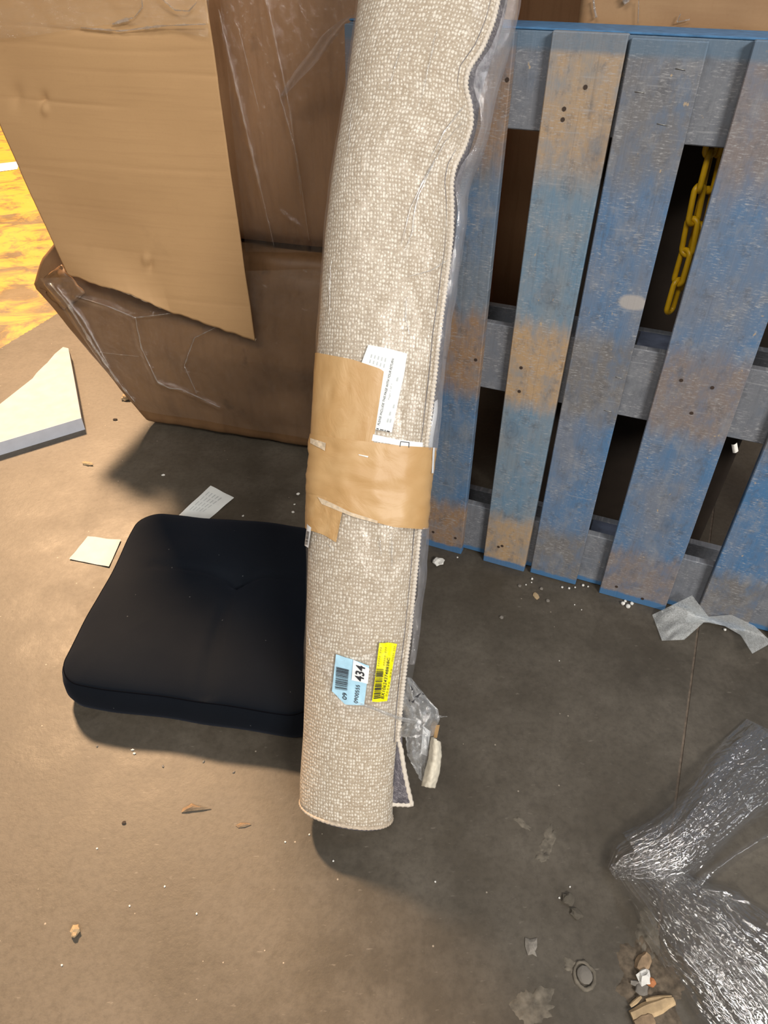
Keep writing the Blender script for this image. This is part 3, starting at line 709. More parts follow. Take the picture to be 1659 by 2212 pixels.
grid('sleeve_margin', 26, 200, margin(sT1, LEN + .02), M['margin'], rugT, uv=lambda a, b: (a * .06, b * 1.0))
grid('sleeve_margin', 26, 80, margin(.27, sT0), M['margin'], rugT, uv=lambda a, b: (a * .06, b * .3))
def sfold(pts, r0):
    P = []
    for i in range(36):
        x, y = polyat(pts, i / 35); th, sg = slv.inv(x + 2 * nz(i * .22, r0 * 500), y); P.append(slp(th, sg, .0012))
    tube('sleeve_crease_glint', P, lambda i, L: max(.0002, r0 * (.5 + 1.1 * abs(nz(i * .3, r0 * 900 + len(pts)))) * math.sin(math.pi * (.04 + i / 38)) ** .6), M['creaseglint'], rugT, 5)
for pts, r0 in (([(1000, 262), (960, 310), (925, 372), (885, 450), (866, 530)], .0011), ([(940, 345), (905, 420), (893, 470), (890, 500), (874, 542)], .0012), ([(970, 560), (930, 585), (880, 598)], .0009), ([(878, 640), (876, 690), (884, 725)], .0011), ([(716, 560), (713, 620), (712, 680)], .0008),
                ([(760, 230), (756, 280), (752, 330)], .0006), ([(945, 60), (925, 150), (905, 230)], .0007), ([(870, 95), (840, 190)], .0006), ([(1005, 225), (960, 285), (930, 340)], .0012), ([(664, 1352), (672, 1395), (700, 1414), (730, 1408)], .0007), ([(700, 1428), (730, 1440)], .0008), ([(797, 1448), (815, 1460)], .0008),
                ([(705, 1172), (722, 1190)], .0006), ([(820, 1155), (822, 1200)], .0009), ([(845, 1150), (846, 1230)], .0008), ([(880, 1390), (888, 1330), (896, 1290)], .0008)): sfold(pts, r0)
# packing tape
patch('packing_tape', [(687, 762), (760, 776), (822, 797), (829, 803)], [(676, 952), (740, 955), (800, 958), (806, 958)], M['tape'], .0012, wrapl=.2, n=30, wob=.0006, label='brown packing tape, upper strip')
patch('packing_tape', [(676, 938), (740, 948), (805, 955), (870, 963), (934, 967)], [(669, 1085), (720, 1098), (790, 1122), (850, 1138), (911, 1143)], M['tape'], .0024, wrapl=.15, wrapr=.15, n=44, m=24, wob=.0022, label='brown packing tape, wide wrinkled band')
patch('packing_tape', [(670, 1066), (700, 1072), (744, 1090)], [(667, 1143), (695, 1153), (727, 1171)], M['tape'], .0030, wrapl=.25, n=22, wob=.001, label='brown packing tape, short loose end')
patch('torn_fibre', [(690, 1073), (720, 1086), (760, 1106), (815, 1124)], [(698, 1088), (722, 1098), (765, 1116), (815, 1130)], M['torn'], .0052, n=20, m=4)
patch('torn_fibre', [(676, 946), (706, 957)], [(676, 957), (704, 974)], M['torn'], .0046, n=8, m=4)
patch('torn_fibre', [(775, 981), (796, 985)], [(776, 983), (795, 988)], M['white'], .0046, n=6, m=3)
# paper slips with print
patch('return_slip', [(796, 745), (835, 752), (880, 764)], [(779, 790), (830, 806), (868, 828)], M['paper'], .0008, n=16, m=8, label='white paper return slip')
patch('return_slip', [(826, 790), (876, 790)], [(808, 927), (846, 934)], M['paper'], .0006, n=14, m=22, label='white paper return slip, lower part')
patch('paper_strip', [(806, 938), (860, 950), (912, 956)], [(803, 952), (860, 962), (911, 967)], M['whitelab'], .0014, n=20, m=5, label='white paper strip with a black square')
def strokes(name, quad, items, mat, parent, off):
    """flat print: items are rectangles (x0,y0,x1,y1) in the unit square of the pixel quad TL,TR,BR,BL"""
    V = []; Fc = []
    for (x0, y0, x1, y1) in items:
        nx = max(1, int((x1 - x0) * 14)); b0 = len(V)
        for j in (y0, y1):
            for i in range(nx + 1): V.append(qmap(quad, lerp(x0, x1, i / nx), j, off))
        for i in range(nx): Fc.append((b0 + i, b0 + i + 1, b0 + nx + 2 + i, b0 + nx + 1 + i))
    o = mk(name, V, Fc, mat, parent, False)
    o['kind'] = 'stuff'
    return o
def qmap(quad, x, y, off):
    (ax, ay), (bx, by), (cx, cy), (dx, dy) = quad       # start-top, end-top, end-bottom, start-bottom in reading direction
    tx, ty = lerp(ax, bx, x), lerp(ay, by, x); ux, uy = lerp(dx, cx, x), lerp(dy, cy, x)
    th, sg = slv.inv(lerp(tx, ux, y), lerp(ty, uy, y)); return slp(th, sg, off)
def text(name, body, quad, mat, parent, off, fit=True, bold=0.0):
    cu = bpy.data.curves.new(name, 'FONT'); cu.body = body; cu.resolution_u = 3; cu.offset = bold
    o = bpy.data.objects.new(name, cu); COL.objects.link(o); dg = bpy.context.evaluated_depsgraph_get(); dg.update()
    me = bpy.data.meshes.new_from_object(o.evaluated_get(dg)); bpy.data.objects.remove(o)
    xs = [v.co.x for v in me.vertices]; ys = [v.co.y for v in me.vertices]; x0, x1, y0, y1 = min(xs), max(xs), min(ys), max(ys)
    for v in me.vertices: v.co = qmap(quad, (v.co.x - x0) / (x1 - x0), 1 - (v.co.y - y0) / (y1 - y0), off)
    me.materials.clear(); return link(name, me, mat, parent)
slipA = [o for o in rugT.children if o.name.startswith('return_slip')]
text('printed_line', 'PLEASE INCLUDE THIS PAGE WITH YOUR RETURN', [(815.5, 917), (846.5, 774), (851, 776), (820, 919)], M['ink'], slipA[1], .0016, bold=.0)
text('printed_line', 'Page 1 of 1', [(838, 863), (844, 829), (848, 830), (842, 864)], M['faint'], slipA[1], .0016)
strokes('faint_print', [(790, 784), (798, 752), (860, 765), (852, 806)], [(x, y, x + .22, y + .035) for x in (.08, .42) for y in (.12, .24, .36, .48, .6)], M['faint'], slipA[0], .0016)
strokes('faint_print', [(832, 915), (858, 800), (872, 802), (846, 917)], [(x, y, x + .07, y + .2) for x, y in ((.03, .2), (.03, .6), (.16, .3), (.3, .6), (.8, .2))], M['faint'], slipA[1], .0016)
strokes('small_print', [(812, 924), (842, 931), (842, 934), (812, 927)], [(.05, .1, .2, .8), (.3, .1, .55, .8), (.62, .1, .7, .8), (.78, .1, .98, .8)], M['ink'], slipA[1], .0016)
strip = [o for o in rugT.children if o.name.startswith('paper_strip')][0]
strokes('printed_square', [(864, 953), (883, 955), (882, 967), (862, 965)], [(0, 0, 1, .14), (0, 0, .08, 1), (.92, 0, 1, 1)], M['ink'], strip, .0022)
# shipping labels
bl = patch('blue_label', [(727, 1412), (760, 1422), (797, 1436)], [(719, 1491), (746, 1519), (786, 1521)], M['bluelab'], .0042, n=18, m=22, wob=.0012, label='pale blue barcode label')
wl = patch('white_panel', [(764, 1422), (797, 1441)], [(760, 1466), (794, 1474)], M['whitelab'], .0060, parent=bl, n=8, m=10)
text('printed_number', '434', [(767, 1465), (770, 1431), (789, 1437), (785, 1470)], M['ink'], wl, .0078, bold=.02)
text('printed_number', '0900555', [(765, 1514), (770, 1476), (778, 1477.5), (773, 1516)], M['ink'], bl, .0066, bold=.008)
text('printed_number', '09', [(741, 1507), (742, 1493), (751, 1494), (750, 1509)], M['ink'], bl, .0066, bold=.008)
def bars(n, seed):
    r = random.Random(seed); out = []; x = 0
    while x < .97:
        w = r.choice((.012, .012, .024, .036)); out.append((x, 0, min(1, x + w), 1)); x += w + r.choice((.012, .016, .026))
    return out
strokes('barcode', [(726, 1485), (729, 1437), (755, 1443), (751, 1489)], bars(30, 3), M['ink'], bl, .0066)
yl = patch('yellow_label', [(818, 1387), (836, 1386), (855, 1389)], [(803, 1514), (816, 1515), (833, 1511)], M['yellowlab'], .0042, n=14, m=34, wob=.0012, label='bright yellow barcode label')
strokes('barcode', [(806, 1507), (812, 1440), (826, 1440), (819.5, 1505)], bars(30, 9), M['ink'], yl, .0066)
text('printed_number', 'BX106242748838C', [(820, 1505), (834, 1417), (839.5, 1418), (826, 1506)], M['ink'], yl, .0068, bold=.006)
for q in ([(814, 1436), (820, 1393), (824, 1394), (818, 1436)], [(825, 1434), (830, 1393), (834, 1394), (829, 1434)], [(843, 1426), (848, 1392), (852, 1393), (847, 1427)], [(829, 1500), (842, 1440), (846, 1440), (833, 1501)]):
    strokes('faint_print', q, [(x / 9, .2, x / 9 + .075, .75) for x in range(9) if x != 5], M['yfaint'], yl, .0066)
bt = patch('barcode_tag', [(668.5, 1131), (677, 1139)], [(663.5, 1178), (671, 1183)], M['whitelab'], .0036, n=6, m=14, wrapl=.4, label='white barcode tag at the left side')
strokes('barcode', [(666, 1175), (670, 1145), (675, 1146), (671, 1176)], bars(12, 5), M['ink'], bt, .0052)
patch('edge_paper', [(938, 868), (946, 862)], [(925, 967), (937, 967)], M['whitelab'], -.0012, n=6, m=20, wrapr=.3, label='white paper tucked inside the plastic')
patch('edge_paper', [(931, 967), (936, 967)], [(928, 1022), (933, 1022)], M['whitelab'], .0044, n=5, m=12, wrapr=.4)
# torn tail of the bag at the lower right
def rp(x, y, h): return onplane(x, y, RB + rn * h, rn)
def tail1(a, b):
    l = polyat([(872, 1462), (866, 1500), (858, 1540), (852, 1594)], b); r2 = polyat([(888, 1464), (921, 1505), (946, 1532), (950, 1556), (936, 1590)], b)
    x, y = lerp(l[0], r2[0], a), lerp(l[1], r2[1], a); y += 5 * nz(a * 8, b * 3) * b
    return rp(x, y, .012 + .02 * math.sin(a * 3.0) * (.4 + b) + .012 * nz(a * 5, b * 5, 3))
tl = grid('bag_tail', 36, 36, tail1, M['bagtail'], rugT)
def tail2(a, b):
    l = polyat([(876, 1592), (880, 1632), (892, 1655), (907, 1684)], b); r2 = polyat([(922, 1585), (926, 1610), (922, 1650), (914, 1690)], b)
    x, y = lerp(l[0], r2[0], a) + 3 * nz(b * 14, 2) * (1 - a), lerp(l[1], r2[1], a)
    return rp(x, y, .004 + .014 * math.sin(a * 3 + b) + .01 * nz(a * 6, b * 5, 7))
grid('bag_tail', 26, 30, tail2, M['bagtail'], rugT)
def spike(a, b):
    x, y = lerp(940, 966, b), lerp(1548 + (a - .5) * 14 * (1 - b), 1547 + 2 * a, b); return rp(x, y, .02 + .006 * math.sin(b * 9 + a * 4))
grid('bag_tail', 6, 16, spike, M['bagtail'], rugT)
def hem(a, b):
    x, y = polyat([(775, 1517), (820, 1535), (862, 1552), (905, 1560), (920, 1580), (930, 1605)], b)
    x += (a - .5) * 4; y += (a - .5) * 10
    if x < 858: return slp(*slv.inv(x, y), .003 + .003 * math.sin(a * 5))
    return rp(x, y, .030 - .012 * (x - 858) / 70 + .004 * math.sin(a * 5))
grid('film_fold', 6, 40, hem, M['bagtail'], rugT)
mk_tri = [[(887, 1480), (893, 1489), (889, 1493)], [(895, 1506), (911, 1495), (903, 1507)], [(912, 1497), (918, 1500), (913, 1501)], [(888, 1516), (897, 1510), (893, 1519)], [(882, 1511), (887, 1512), (884, 1517)]]
V = []; Fc = []
for tr in mk_tri:
    Fc.append(tuple(range(len(V), len(V) + 3))); V += [rp(x, y, .040) for x, y in tr]
mk('printed_mark', V, Fc, M['ink'], tl, False)
def cream(a, b):
    l = polyat([(933, 1592), (927, 1640), (918, 1672), (912, 1698)], b); r2 = polyat([(950, 1603), (952, 1630), (948, 1668), (938, 1702)], b)
    x, y = lerp(l[0], r2[0], a) + 1.2 * nz(b * 15, a * 2), lerp(l[1], r2[1], a); return rp(x, y, .014 + .016 * math.sin(a * math.pi) + .003 * nz(a * 6, b * 14))
grid('rolled_foam_strip', 16, 34, cream, M['cream'], rugT, solid=.004)['label'] = 'cream foam strip dangling from the torn bag'
def pale(a, b):
    return rp(lerp(lerp(914, 930, a), lerp(909, 923, a), b), lerp(1568 + 12 * a, 1628 + 6 * a, b), -.004 + .004 * math.sin(b * 3))
grid('paper_tongue', 6, 12, pale, M['whitelab'], rugT)
def brownt(a, b): return rp(lerp(942, 950, a) - 6 * b, lerp(1566, 1594, b), .012 + .006 * a)
grid('tape_end', 5, 8, brownt, M['tape'], rugT)

# ================================================================== cushion
cq = [Vector((-.607, .780, 0)), Vector((-.112, .700, 0)), Vector((-.095, 1.205, 0)), Vector((-.565, 1.268, 0))]
def cxy(u, v): return cq[0].lerp(cq[1], u).lerp(cq[3].lerp(cq[2], u), v)
cush = thing('seat_cushion', cxy(.5, .5), 'square black velvet cushion lying flat on the floor beside the rug', 'cushion')
def c_outline(t_, ins, rad=.055, sz=.5):
    """rounded square outline, t in 0..1 -> unit coords"""
    h = sz / 2 - ins; r_ = max(.004, rad - ins * .4); seg = [(1, 1), (-1, 1), (-1, -1), (1, -1)]
    k = t_ * 4; i = int(k) % 4; f = k - int(k); sx, sy = seg[i]
    if f < .35:
        a = i * math.pi / 2 + f / .35 * math.pi / 2; x = sx * (h - r_) + r_ * math.cos(a); y = sy * (h - r_) + r_ * math.sin(a)
    else:
        g = (f - .35) / .65; nx, ny = seg[(i + 1) % 4]; a = (i + 1) * math.pi / 2
        p0 = (sx * (h - r_) + r_ * math.cos(a), sy * (h - r_) + r_ * math.sin(a)); p1 = (nx * (h - r_) + r_ * math.cos(a), ny * (h - r_) + r_ * math.sin(a)); x, y = lerp(p0[0], p1[0], g), lerp(p0[1], p1[1], g)
    return x / sz + .5, y / sz + .5
dimple = fl(512, 1256, .1); creasesC = [[(330, 1228), (430, 1238), (512, 1256)], [(512, 1256), (580, 1246), (660, 1252)], [(505, 1262), (470, 1370), (438, 1500)]]
crw = [[(fl(x, y, .1).x, fl(x, y, .1).y) for x, y in c] for c in creasesC]
prof = [(.045, .0), (.016, .004), (.004, .018), (.0, .035), (.001, .055), (.004, .072), (.008, .079), (.0085, .081), (.013, .086), (.022, .093), (.038, .100), (.06, .106), (.09, .110)] + [(.09 + .0078 * q, .110 + .003 * min(1, q / 8)) for q in range(1, 20)]
NC = 160; V = []; Fc = []
for k, (ins, z) in enumerate(prof):
    for i in range(NC):
        u, v = c_outline(i / NC, ins); p = cxy(u, v)
        wob = .006 * nz(p.x * 9, p.y * 9, 3) * (1 if 0 < k else 0)
        zz = z * (1 + (.06 * nz(p.x * 7, p.y * 7, 1) if k > 2 else 0))
        if k > 7:
            zz -= .020 * math.exp(-((p - dimple).xy.length / .035) ** 2)
            for c in crw: zz -= .007 * math.exp(-(segd(p.x, p.y, c) / .010) ** 2)
        q = (p - cxy(.5, .5)).normalized() * wob; V.append((p.x + q.x, p.y + q.y, max(0.0002, zz)))
n0 = len(V)
for k in range(len(prof) - 1):
    for i in range(NC): Fc.append((k * NC + i, k * NC + (i + 1) % NC, (k + 1) * NC + (i + 1) % NC, (k + 1) * NC + i))
V.append((*cxy(.5, .5).xy, .113)); last = (len(prof) - 1) * NC
Fc += [(last + i, last + (i + 1) % NC, n0) for i in range(NC)] + [tuple(range(NC))[::-1]]
mk('cushion_body', V, Fc, M['cushion'], cush, True)
tube('seam_piping', [Vector(V[7 * NC + i]) for i in range(NC)], .0012, M['seam'], cush, 6, True)

# ================================================================== white board wedge
T_ = .038
topo = [(176, 903), (160, 815), (148, 752), (136, 749), (118, 764), (102, 783), (92, 792), (78, 806), (70, 817), (0, 872), (-140, 975), (-150, 1000), (0, 955), (90, 929)]
tp = [fl(x, y, T_) for x, y in topo]
fb = thing('board_offcut', fl(90, 860), 'broken white board offcut lying flat on the concrete by the crushed box', 'board offcut')
slab('board_face', [(p.x, p.y) for p in tp], .0, T_, M['foam'], fb, .0015)
ea, eb = fl(-150, 1000, T_), fl(176, 903, T_); en = Vector((-(eb - ea).y, (eb - ea).x, 0)).normalized() * -.0012
slab('cool_lit_strip', [(ea.x, ea.y), (eb.x, eb.y), (eb.x + en.x, eb.y + en.y), (ea.x + en.x, ea.y + en.y)], .0, T_ + .0008, M['coollitside'], fb)  # added strip, cool light on the board's side put into its colour

# ================================================================== paper on the floor
def floorsheet(name, quad, mat, label, cat, amp=.0015, n=14, lift=0.0, seed=0, group=None):
    P = [fl(x, y) for x, y in quad]
    o = grid(name, n, n, lambda a, b: P[0].lerp(P[1], a).lerp(P[3].lerp(P[2], a), b) + Z * (.0009 + amp * (.5 + nz(a * 2.5 + seed, b * 2.5, seed)) + lift * a * a * (1 - b)), mat)
    return tag(o, label, cat, group)
s1 = floorsheet('paper_slip', [(455, 1050), (506, 1076), (452, 1122), (378, 1122)], M['paper'], 'flat white paper slip with faint print behind the black cushion', 'paper')
s2 = floorsheet('paper_slip', [(190, 1160), (262, 1168), (236, 1226), (150, 1209)], M['paper2'], 'creased white paper scrap tucked under the left side of the black cushion', 'paper', .003, seed=3)
floorsheet('paper_strip', [(-60, 362), (42, 349), (38, 366), (-60, 380)], M['whitelab'], 'white paper strip lying on the worn yellow floor paint', 'paper', .003, seed=8)
P = [fl(x, y) for x, y in ((398, 1108), (452, 1056), (490, 1076), (440, 1112))]
V = []; Fc = []
for k in range(5):
    for t_ in range(4):
        a, b = .1 + t_ * .21, .15 + k * .17
        for (da, db) in ((0, 0), (.16, 0), (.16, .03), (0, .03)): V.append(P[0].lerp(P[1], a + da).lerp(P[3].lerp(P[2], a + da), b + db) + Z * .0034)
        Fc.append(tuple(range(len(V) - 4, len(V))))
mk('faint_print', V, Fc, M['faint'], s1, False)['kind'] = 'stuff'

# ================================================================== stretch wrap heap
heap = thing('stretch_wrap', fl(1480, 1950), 'large crumpled heap of clear stretch wrap on the concrete floor', 'plastic wrap')
def lobe(name, e1, e2, top, amp, seed, n=210, m=260, ridges=9, base=.001):
    A0 = (fl(*e1[0]) + fl(*e2[0])) / 2; A1 = (fl(*e1[-1]) + fl(*e2[-1])) / 2; dr = (A1 - A0).normalized(); sd_ = Vector((-dr.y, dr.x, 0))
    def f(a, b):
        p = polyat(e1, b); q = polyat(e2, b); x, y = lerp(p[0], q[0], a), lerp(p[1], q[1], a)
        h = top(b) * (math.sin(math.pi * a) ** .7); P0 = fl(x, y) - A0; al, ac = P0.dot(dr), P0.dot(sd_)
        ac += .02 * nz(al * 9, ac * 9, seed); k = 1.0
        rg = abs(nz(a * ridges, b * 1.7, seed)) * .8 + abs(nz(ac * 45, al * 9, seed + 3)) * .55 + abs(nz(ac * 100, al * 26, seed + 6)) * .34 + (abs(nz(ac * 230, al * 70, seed + 9)) - .2) * .22 + nz(ac * 480, al * 190, seed + 12) * .045
        return fl(x, y, base + max(0, h + amp * (rg - .35) * (math.sin(math.pi * min(1, max(0, a))) ** .35)))
    L_ = 0.6
    return grid(name, n, m, f, M['wrap'], heap, uv=lambda a, b: (a * .35, b * L_))
UE1 = [(1312, 1872), (1325, 1825), (1380, 1785), (1440, 1755), (1480, 1700), (1520, 1640), (1570, 1590), (1612, 1552)]
UE2 = [(1330, 1900), (1400, 1915), (1490, 1902), (1530, 1875), (1600, 1800), (1690, 1740), (1760, 1690), (1790, 1640)]
lobe('film_lobe', UE1, UE2, lambda b: .055 * math.sin(math.pi * min(1, .12 + b * .8)), .018, 1)
lobe('film_lobe', [(1345, 1800), (1420, 1760), (1500, 1690), (1560, 1620), (1640, 1570)], [(1420, 1905), (1500, 1880), (1560, 1830), (1660, 1740), (1760, 1650)], lambda b: .030 * math.sin(math.pi * min(1, .15 + b * .8)), .014, 5, 170, 200)
LE1 = [(1318, 1868), (1345, 1915), (1372, 1960), (1402, 2035), (1432, 2090), (1480, 2150), (1500, 2195), (1545, 2250), (1600, 2330)]
LE2 = [(1380, 1845), (1470, 1890), (1530, 1906), (1600, 1925), (1660, 1965), (1730, 2010), (1800, 2060), (1860, 2110), (1900, 2150)]
lobe('film_lobe', LE1, LE2, lambda b: .060 * math.sin(math.pi * min(1, .15 + b * .75)), .020, 11, 240, 280, 14)
lobe('film_lobe', [(1390, 1880), (1420, 1960), (1460, 2060), (1530, 2180), (1600, 2300)], [(1480, 1880), (1560, 1920), (1640, 1990), (1720, 2060), (1820, 2160)], lambda b: .036 * math.sin(math.pi * min(1, .2 + b * .7)), .015, 17, 180, 220, 16)
lobe('film_lobe', [(1480, 1915), (1520, 1880), (1580, 1838), (1640, 1800), (1720, 1760)], [(1510, 1925), (1545, 1900), (1600, 1855), (1670, 1815), (1740, 1785)], lambda b: .028, .008, 23, 50, 150, 3)
lobe('film_lobe', [(1500, 1905), (1560, 1905), (1600, 1918), (1622, 1945)], [(1510, 1925), (1550, 1950), (1590, 1965), (1618, 1960)], lambda b: .025, .010, 29, 60, 70, 4)

# ================================================================== translucent scrap by the pallet
sc = thing('film_scrap', fl(1500, 1360), 'folded milky plastic scrap lying against the foot of the pallet', 'plastic scrap')
def flp(x, y, z):
    p = fl(x, y, z)
    if (p - PO).dot(pn0) > -.006: p = onplane(x, y, PO - pn0 * .006, pn0)
    return p
def sc1(a, b):
    l = polyat([(1409, 1328), (1418, 1352), (1430, 1384)], b); r2 = polyat([(1495, 1286), (1532, 1334), (1478, 1382)], b)
    return flp(lerp(l[0], r2[0], a), lerp(l[1], r2[1], a), .003 + .022 * math.sin(min(1, a * 1.1) * 2.4) * (1 - .7 * b) + .006 * nz(a * 4, b * 4, 2))
grid('folded_sheet', 24, 24, sc1, M['scrap'], sc)
def sc2(a, b):
    l = polyat([(1490, 1300), (1530, 1332), (1580, 1328), (1630, 1352), (1668, 1388)], b); r2 = polyat([(1480, 1345), (1530, 1345), (1565, 1352), (1600, 1372), (1625, 1412)], b)
    return flp(lerp(l[0], r2[0], a), lerp(l[1], r2[1], a), .004 + .018 * abs(math.sin(b * 4.5 + .6)) * (.4 + a * .6) + .004 * nz(a * 4, b * 9, 5))
grid('folded_sheet', 14, 40, sc2, M['scrap'], sc)

# ================================================================== small litter
def lump_mesh(name, mat, seed, flat=.6, sub=2, rough=.35):
    bm = bmesh.new(); bmesh.ops.create_icosphere(bm, subdivisions=sub, radius=1)
    for v in bm.verts:
        k = 1 + rough * (nz(v.co.x * 1.6 + seed, v.co.y * 1.6, v.co.z * 1.6) + .6 * nz(v.co.x * 4, v.co.y * 4 + seed, v.co.z * 4)); v.co *= k; v.co.z *= flat
    zm = min(v.co.z for v in bm.verts)
    for v in bm.verts: v.co.z -= zm * .92
    me = bpy.data.meshes.new(name); bm.to_mesh(me); bm.free(); me.materials.append(mat); return me
LM = {}
def bit(name, px, py, w, d, mat, label, cat, group=None, flat=.6, rot=0, seed=0, rough=.35, pos=None):
    key = (name, mat, flat, seed, rough)
    if key not in LM: LM[key] = lump_mesh(name, M[mat], seed * 2.7 + 1, flat, 2, rough)
    o = link(name, LM[key], None, None, pos or fl(px, py)); o.scale = (w, d, (w + d) / 2 if flat >= .3 else min(w, d)); o.rotation_euler = (0, 0, rot)
    return tag(o, label, cat, group)
bit('foam_crumb', 947, 1217, .012, .011, 'white', 'torn white foam crumb on the floor between the rug and the pallet', 'foam crumb', None, .5, 0, 1, .7)
bit('wood_chip', 1158, 1288, .0065, .011, 'tan', 'tan wood chip on the floor in front of the pallet', 'wood chip', None, .28, .25, 2, .3)
for k, (x, y) in enumerate([(1122, 1267), (1169, 1273), (1183, 1299), (1083, 1335)]):
    bit('pebble', x, y, .0042, .0038, 'greybit', 'small grey stone on the floor in front of the pallet', 'pebble', 'grey stones in front of the pallet', .6, k, 3 + k % 2, .5)
for k, (x, y, s) in enumerate([(1128, 1232, .0034), (1149, 1252, .0026), (1136, 1264, .0018), (1148, 1259, .0016), (988, 1205, .0020), (1214, 1270, .0026), (1229, 1272, .0026), (1259, 1266, .003), (1270, 1268, .002), (1242, 1270, .002), (1430, 1322, .0024), (1256, 1318, .0014), (1241, 1307, .0014), (1345, 1306, .0045), (1356, 1312, .005), (1364, 1306, .004), (1350, 1300, .003), (1565, 1362, .003), (1208, 1428, .0012)]):
    bit('foam_bead', x, y, s, s, 'white', 'tiny white foam bead scattered along the foot of the pallet', 'foam bead', 'foam beads along the pallet', .9, k, 6 + k % 2, .15)
# left-hand litter
bit('cardboard_scrap', 274, 862, .018, .014, 'tan', 'torn tan cardboard scrap beside the crushed box', 'cardboard scrap', None, .5, .4, 8, .6)
bit('bark_flake', 189, 1003, .016, .006, 'tan', 'curled tan flake on the floor in front of the white board offcut', 'flake', None, .35, -.3, 9, .6)
bit('dark_flake', 249, 907, .006, .0045, 'darkbit', 'small black flake on the floor beside the crushed box', 'flake', None, .4, 0, 10, .5)
for k, (x, y, s) in enumerate([(353, 1027, .0045), (644, 1068, .005), (633, 1107, .004), (636, 1090, .0025), (525, 1115, .003)]):
    bit('paper_crumb', x, y, s, s * .8, 'white', 'tiny white crumb on the shaded floor behind the black cushion', 'crumb', 'white crumbs behind the cushion', .3, k, 11, .5)
for k, (x, y) in enumerate([(287, 1620), (440, 1645), (352, 1655), (290, 1628), (505, 1668), (210, 1612)]):
    bit('lint_crumb', x, y, .0028, .002, 'white' if k % 3 == 0 else 'greybit', 'pale lint crumb on the floor in front of the black cushion', 'crumb', 'crumbs in front of the cushion', .4, k, 12, .5)
def flake(px, py, pts, mat, label, cat, hgt=.004, seed=0, name='wood_flake'):
    """thin curled flake from a pixel outline"""
    c = (sum(p[0] for p in pts) / len(pts), sum(p[1] for p in pts) / len(pts)); V = []; n = len(pts); Fc = []
    for r_ in (.0, .5, 1.0):
        for (x, y) in pts:
            p = fl(lerp(c[0], x, r_), lerp(c[1], y, r_)); V.append(p + Z * (.0012 + hgt * (1 - r_ * r_) + .0012 * nz(x * .2, y * .2, seed)))
    for r_ in range(2):
        for i in range(n): Fc.append((r_ * n + i, r_ * n + (i + 1) % n, (r_ + 1) * n + (i + 1) % n, (r_ + 1) * n + i))
    o = mk(name, V, Fc, M[mat], None, False); md = o.modifiers.new('thickness', 'SOLIDIFY'); md.thickness = .0012; md.offset = -1
    return tag(o, label, cat)
flake(0, 0, [(392, 1756), (395, 1747), (408, 1741), (414, 1736), (424, 1741), (438, 1745), (457, 1748), (430, 1751), (410, 1753)], 'brownbit', 'jagged brown wood flake on the floor in front of the black cushion', 'wood flake', .006, 1)
flake(0, 0, [(509, 1784), (520, 1778), (538, 1779), (543, 1782), (530, 1787), (515, 1789)], 'brownbit', 'small curled brown flake on the floor near the foot of the rug', 'wood flake', .003, 2)
bit('pebble', 164, 2014, .0065, .008, 'tan', 'tan pebble alone on the open concrete floor', 'pebble', None, .7, .3, 13, .45)
bit('dark_flake', 268, 1778, .003, .003, 'darkbit', 'tiny black flake on the open concrete floor', 'flake', None, .4, 0, 10, .4)
for k, (x, y) in enumerate([(210, 1833), (356, 1915), (280, 1957), (616, 1819), (668, 1803), (425, 1974), (134, 2085), (720, 1860), (940, 1905), (1208, 1940), (1231, 1916)]):
    bit('dust_crumb', x, y, .0016, .0014, 'white', 'tiny white crumb on the open concrete floor', 'crumb', 'white crumbs on the open floor', .6, k, 14, .4)
# right-hand litter
for k, (x, y, w, d) in enumerate([(1227, 1945, .009, .009), (1245, 1976, .007, .009)]):
    bit('concrete_chip', x, y, w, d, 'spall', 'grey concrete chip on the floor near the stretch wrap', 'chip', 'concrete chips near the wrap', .35, k, 16, .6)
flake(0, 0, [(1134, 2025), (1145, 2030), (1160, 2026), (1160, 2046), (1156, 2055), (1160, 2068), (1150, 2062), (1140, 2064), (1134, 2045)], 'greybit', 'curled grey-brown flake with ragged ends on the concrete floor', 'flake', .004, 4, 'paint_flake')
stud = thing('floor_bolt', fl(1262, 2108), 'round bolt head set in the concrete floor', 'bolt')
cst = fl(1262, 2108)
tube('collar_ring', [cst + Vector(((.0135 + .003 * nz(a * .5, 1)) * math.cos(a * .2618), (.0165 + .003 * nz(a * .5, 4)) * math.sin(a * .2618), .0)) for a in range(24)], lambda i, L: .0032 + .0012 * nz(i * .9, 2), M['spall'], stud, 8, True)
me = lump_mesh('bolt_head', M['greybit'], 2, .5, 3, .08); o = link('bolt_head', me, None, stud, cst); o.scale = (.0105, .012, .009)
crust('dirt_patch', 1405, 2125, .042, .055, M['dirt'], .004, .3, 21, floor, 70, 8, .28)
crust('dirt_patch', 1400, 2020, .020, .040, M['spall'], .003, -.3, 25, floor, 60, 6, .32)
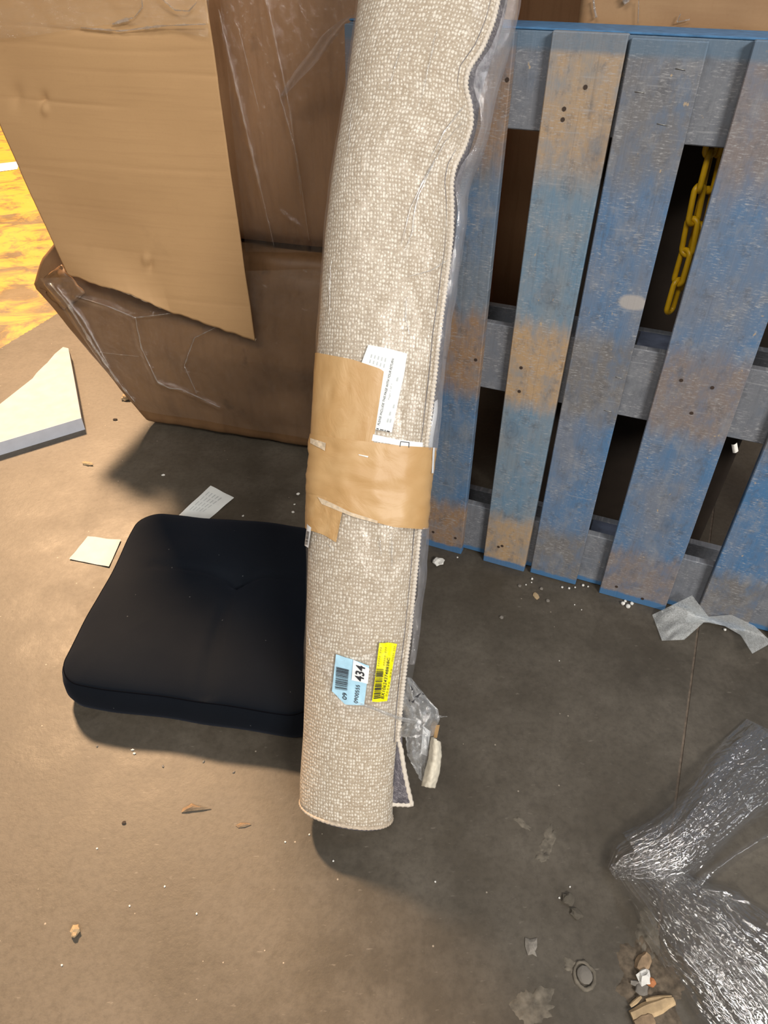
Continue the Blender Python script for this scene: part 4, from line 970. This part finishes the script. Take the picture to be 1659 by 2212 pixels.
def splinter(a, b, w, mat, label, seed=0, z=.004, grp=None):
    p, q = fl(*a, z), fl(*b, z + .002); dd = (q - p); L_ = dd.length; dd.normalize(); sd_ = Vector((-dd.y, dd.x, 0)); V = []; Fc = []; n = 7
    for i in range(n):
        t_ = i / (n - 1); k = w * (.35 + .65 * math.sin(math.pi * min(1, .15 + t_ * .75)) + .25 * nz(t_ * 6, seed)); c = p + dd * L_ * t_ + sd_ * w * .3 * nz(t_ * 3, seed + 5)
        for (s_, h) in ((-1, 0), (-.6, .35), (.5, .42), (1, 0)): V.append(c + sd_ * s_ * k + Z * (h * w - .0025))
    for i in range(n - 1):
        for j in range(4): Fc.append((i * 4 + j, i * 4 + (j + 1) % 4, (i + 1) * 4 + (j + 1) % 4, (i + 1) * 4 + j))
    Fc += [(3, 2, 1, 0), tuple((n - 1) * 4 + j for j in range(4))]
    return tag(mk('wood_splinter', V, Fc, M[mat], None, False), label, 'wood splinter', grp)
splinter((1364, 2194), (1456, 2160), .010, 'wood', 'broad tan wood splinter lying in the dirt patch', 1, .007)
splinter((1396, 2160), (1452, 2152), .004, 'wood', 'narrow pale wood splinter above the broad one in the dirt patch', 2, .008)
splinter((1362, 2172), (1386, 2152), .003, 'wood', 'short thin wood splinter at the edge of the dirt patch', 3, .007)
splinter((1372, 2214), (1412, 2200), .012, 'brownbit', 'brown wood splinter below the broad one in the dirt patch', 4, .006)
splinter((1363, 2120), (1392, 2127), .004, 'greybit', 'grey wood splinter beside the white foam bit', 5, .007)
splinter((1380, 2095), (1400, 2060), .010, 'brownbit', 'dull brown chunk of wood at the top of the dirt patch', 6, .006)
bit('foam_bit', 1392, 2112, .008, .011, 'white', 'torn white foam bit lying in the dirt patch', 'foam bit', None, .5, -.6, 17, .8, pos=fl(1392, 2112, .004))
bit('clay_bit', 1405, 2123, .006, .007, 'orange', 'orange-brown clay bit beside the white foam bit', 'clay bit', None, .6, 0, 18, .4, pos=fl(1405, 2123, .003))
bit('stone_chip', 1386, 2138, .009, .008, 'greybit', 'grey stone chip in the dirt patch', 'stone', None, .4, 0, 19, .4, pos=fl(1386, 2138, .003))
# a curl of white paper behind the pallet
cp = pp(*pq(1590, 970, .03), .03)
tag(grid('paper_curl', 6, 6, lambda a, b: pp(*pq(lerp(1580, 1592, a) + 3 * b, lerp(960, 978, b) - 4 * a, -.002), -.002 - .004 * math.sin(a * 3)), M['white']), 'white paper curl stuck on the edge of a pallet board', 'paper')
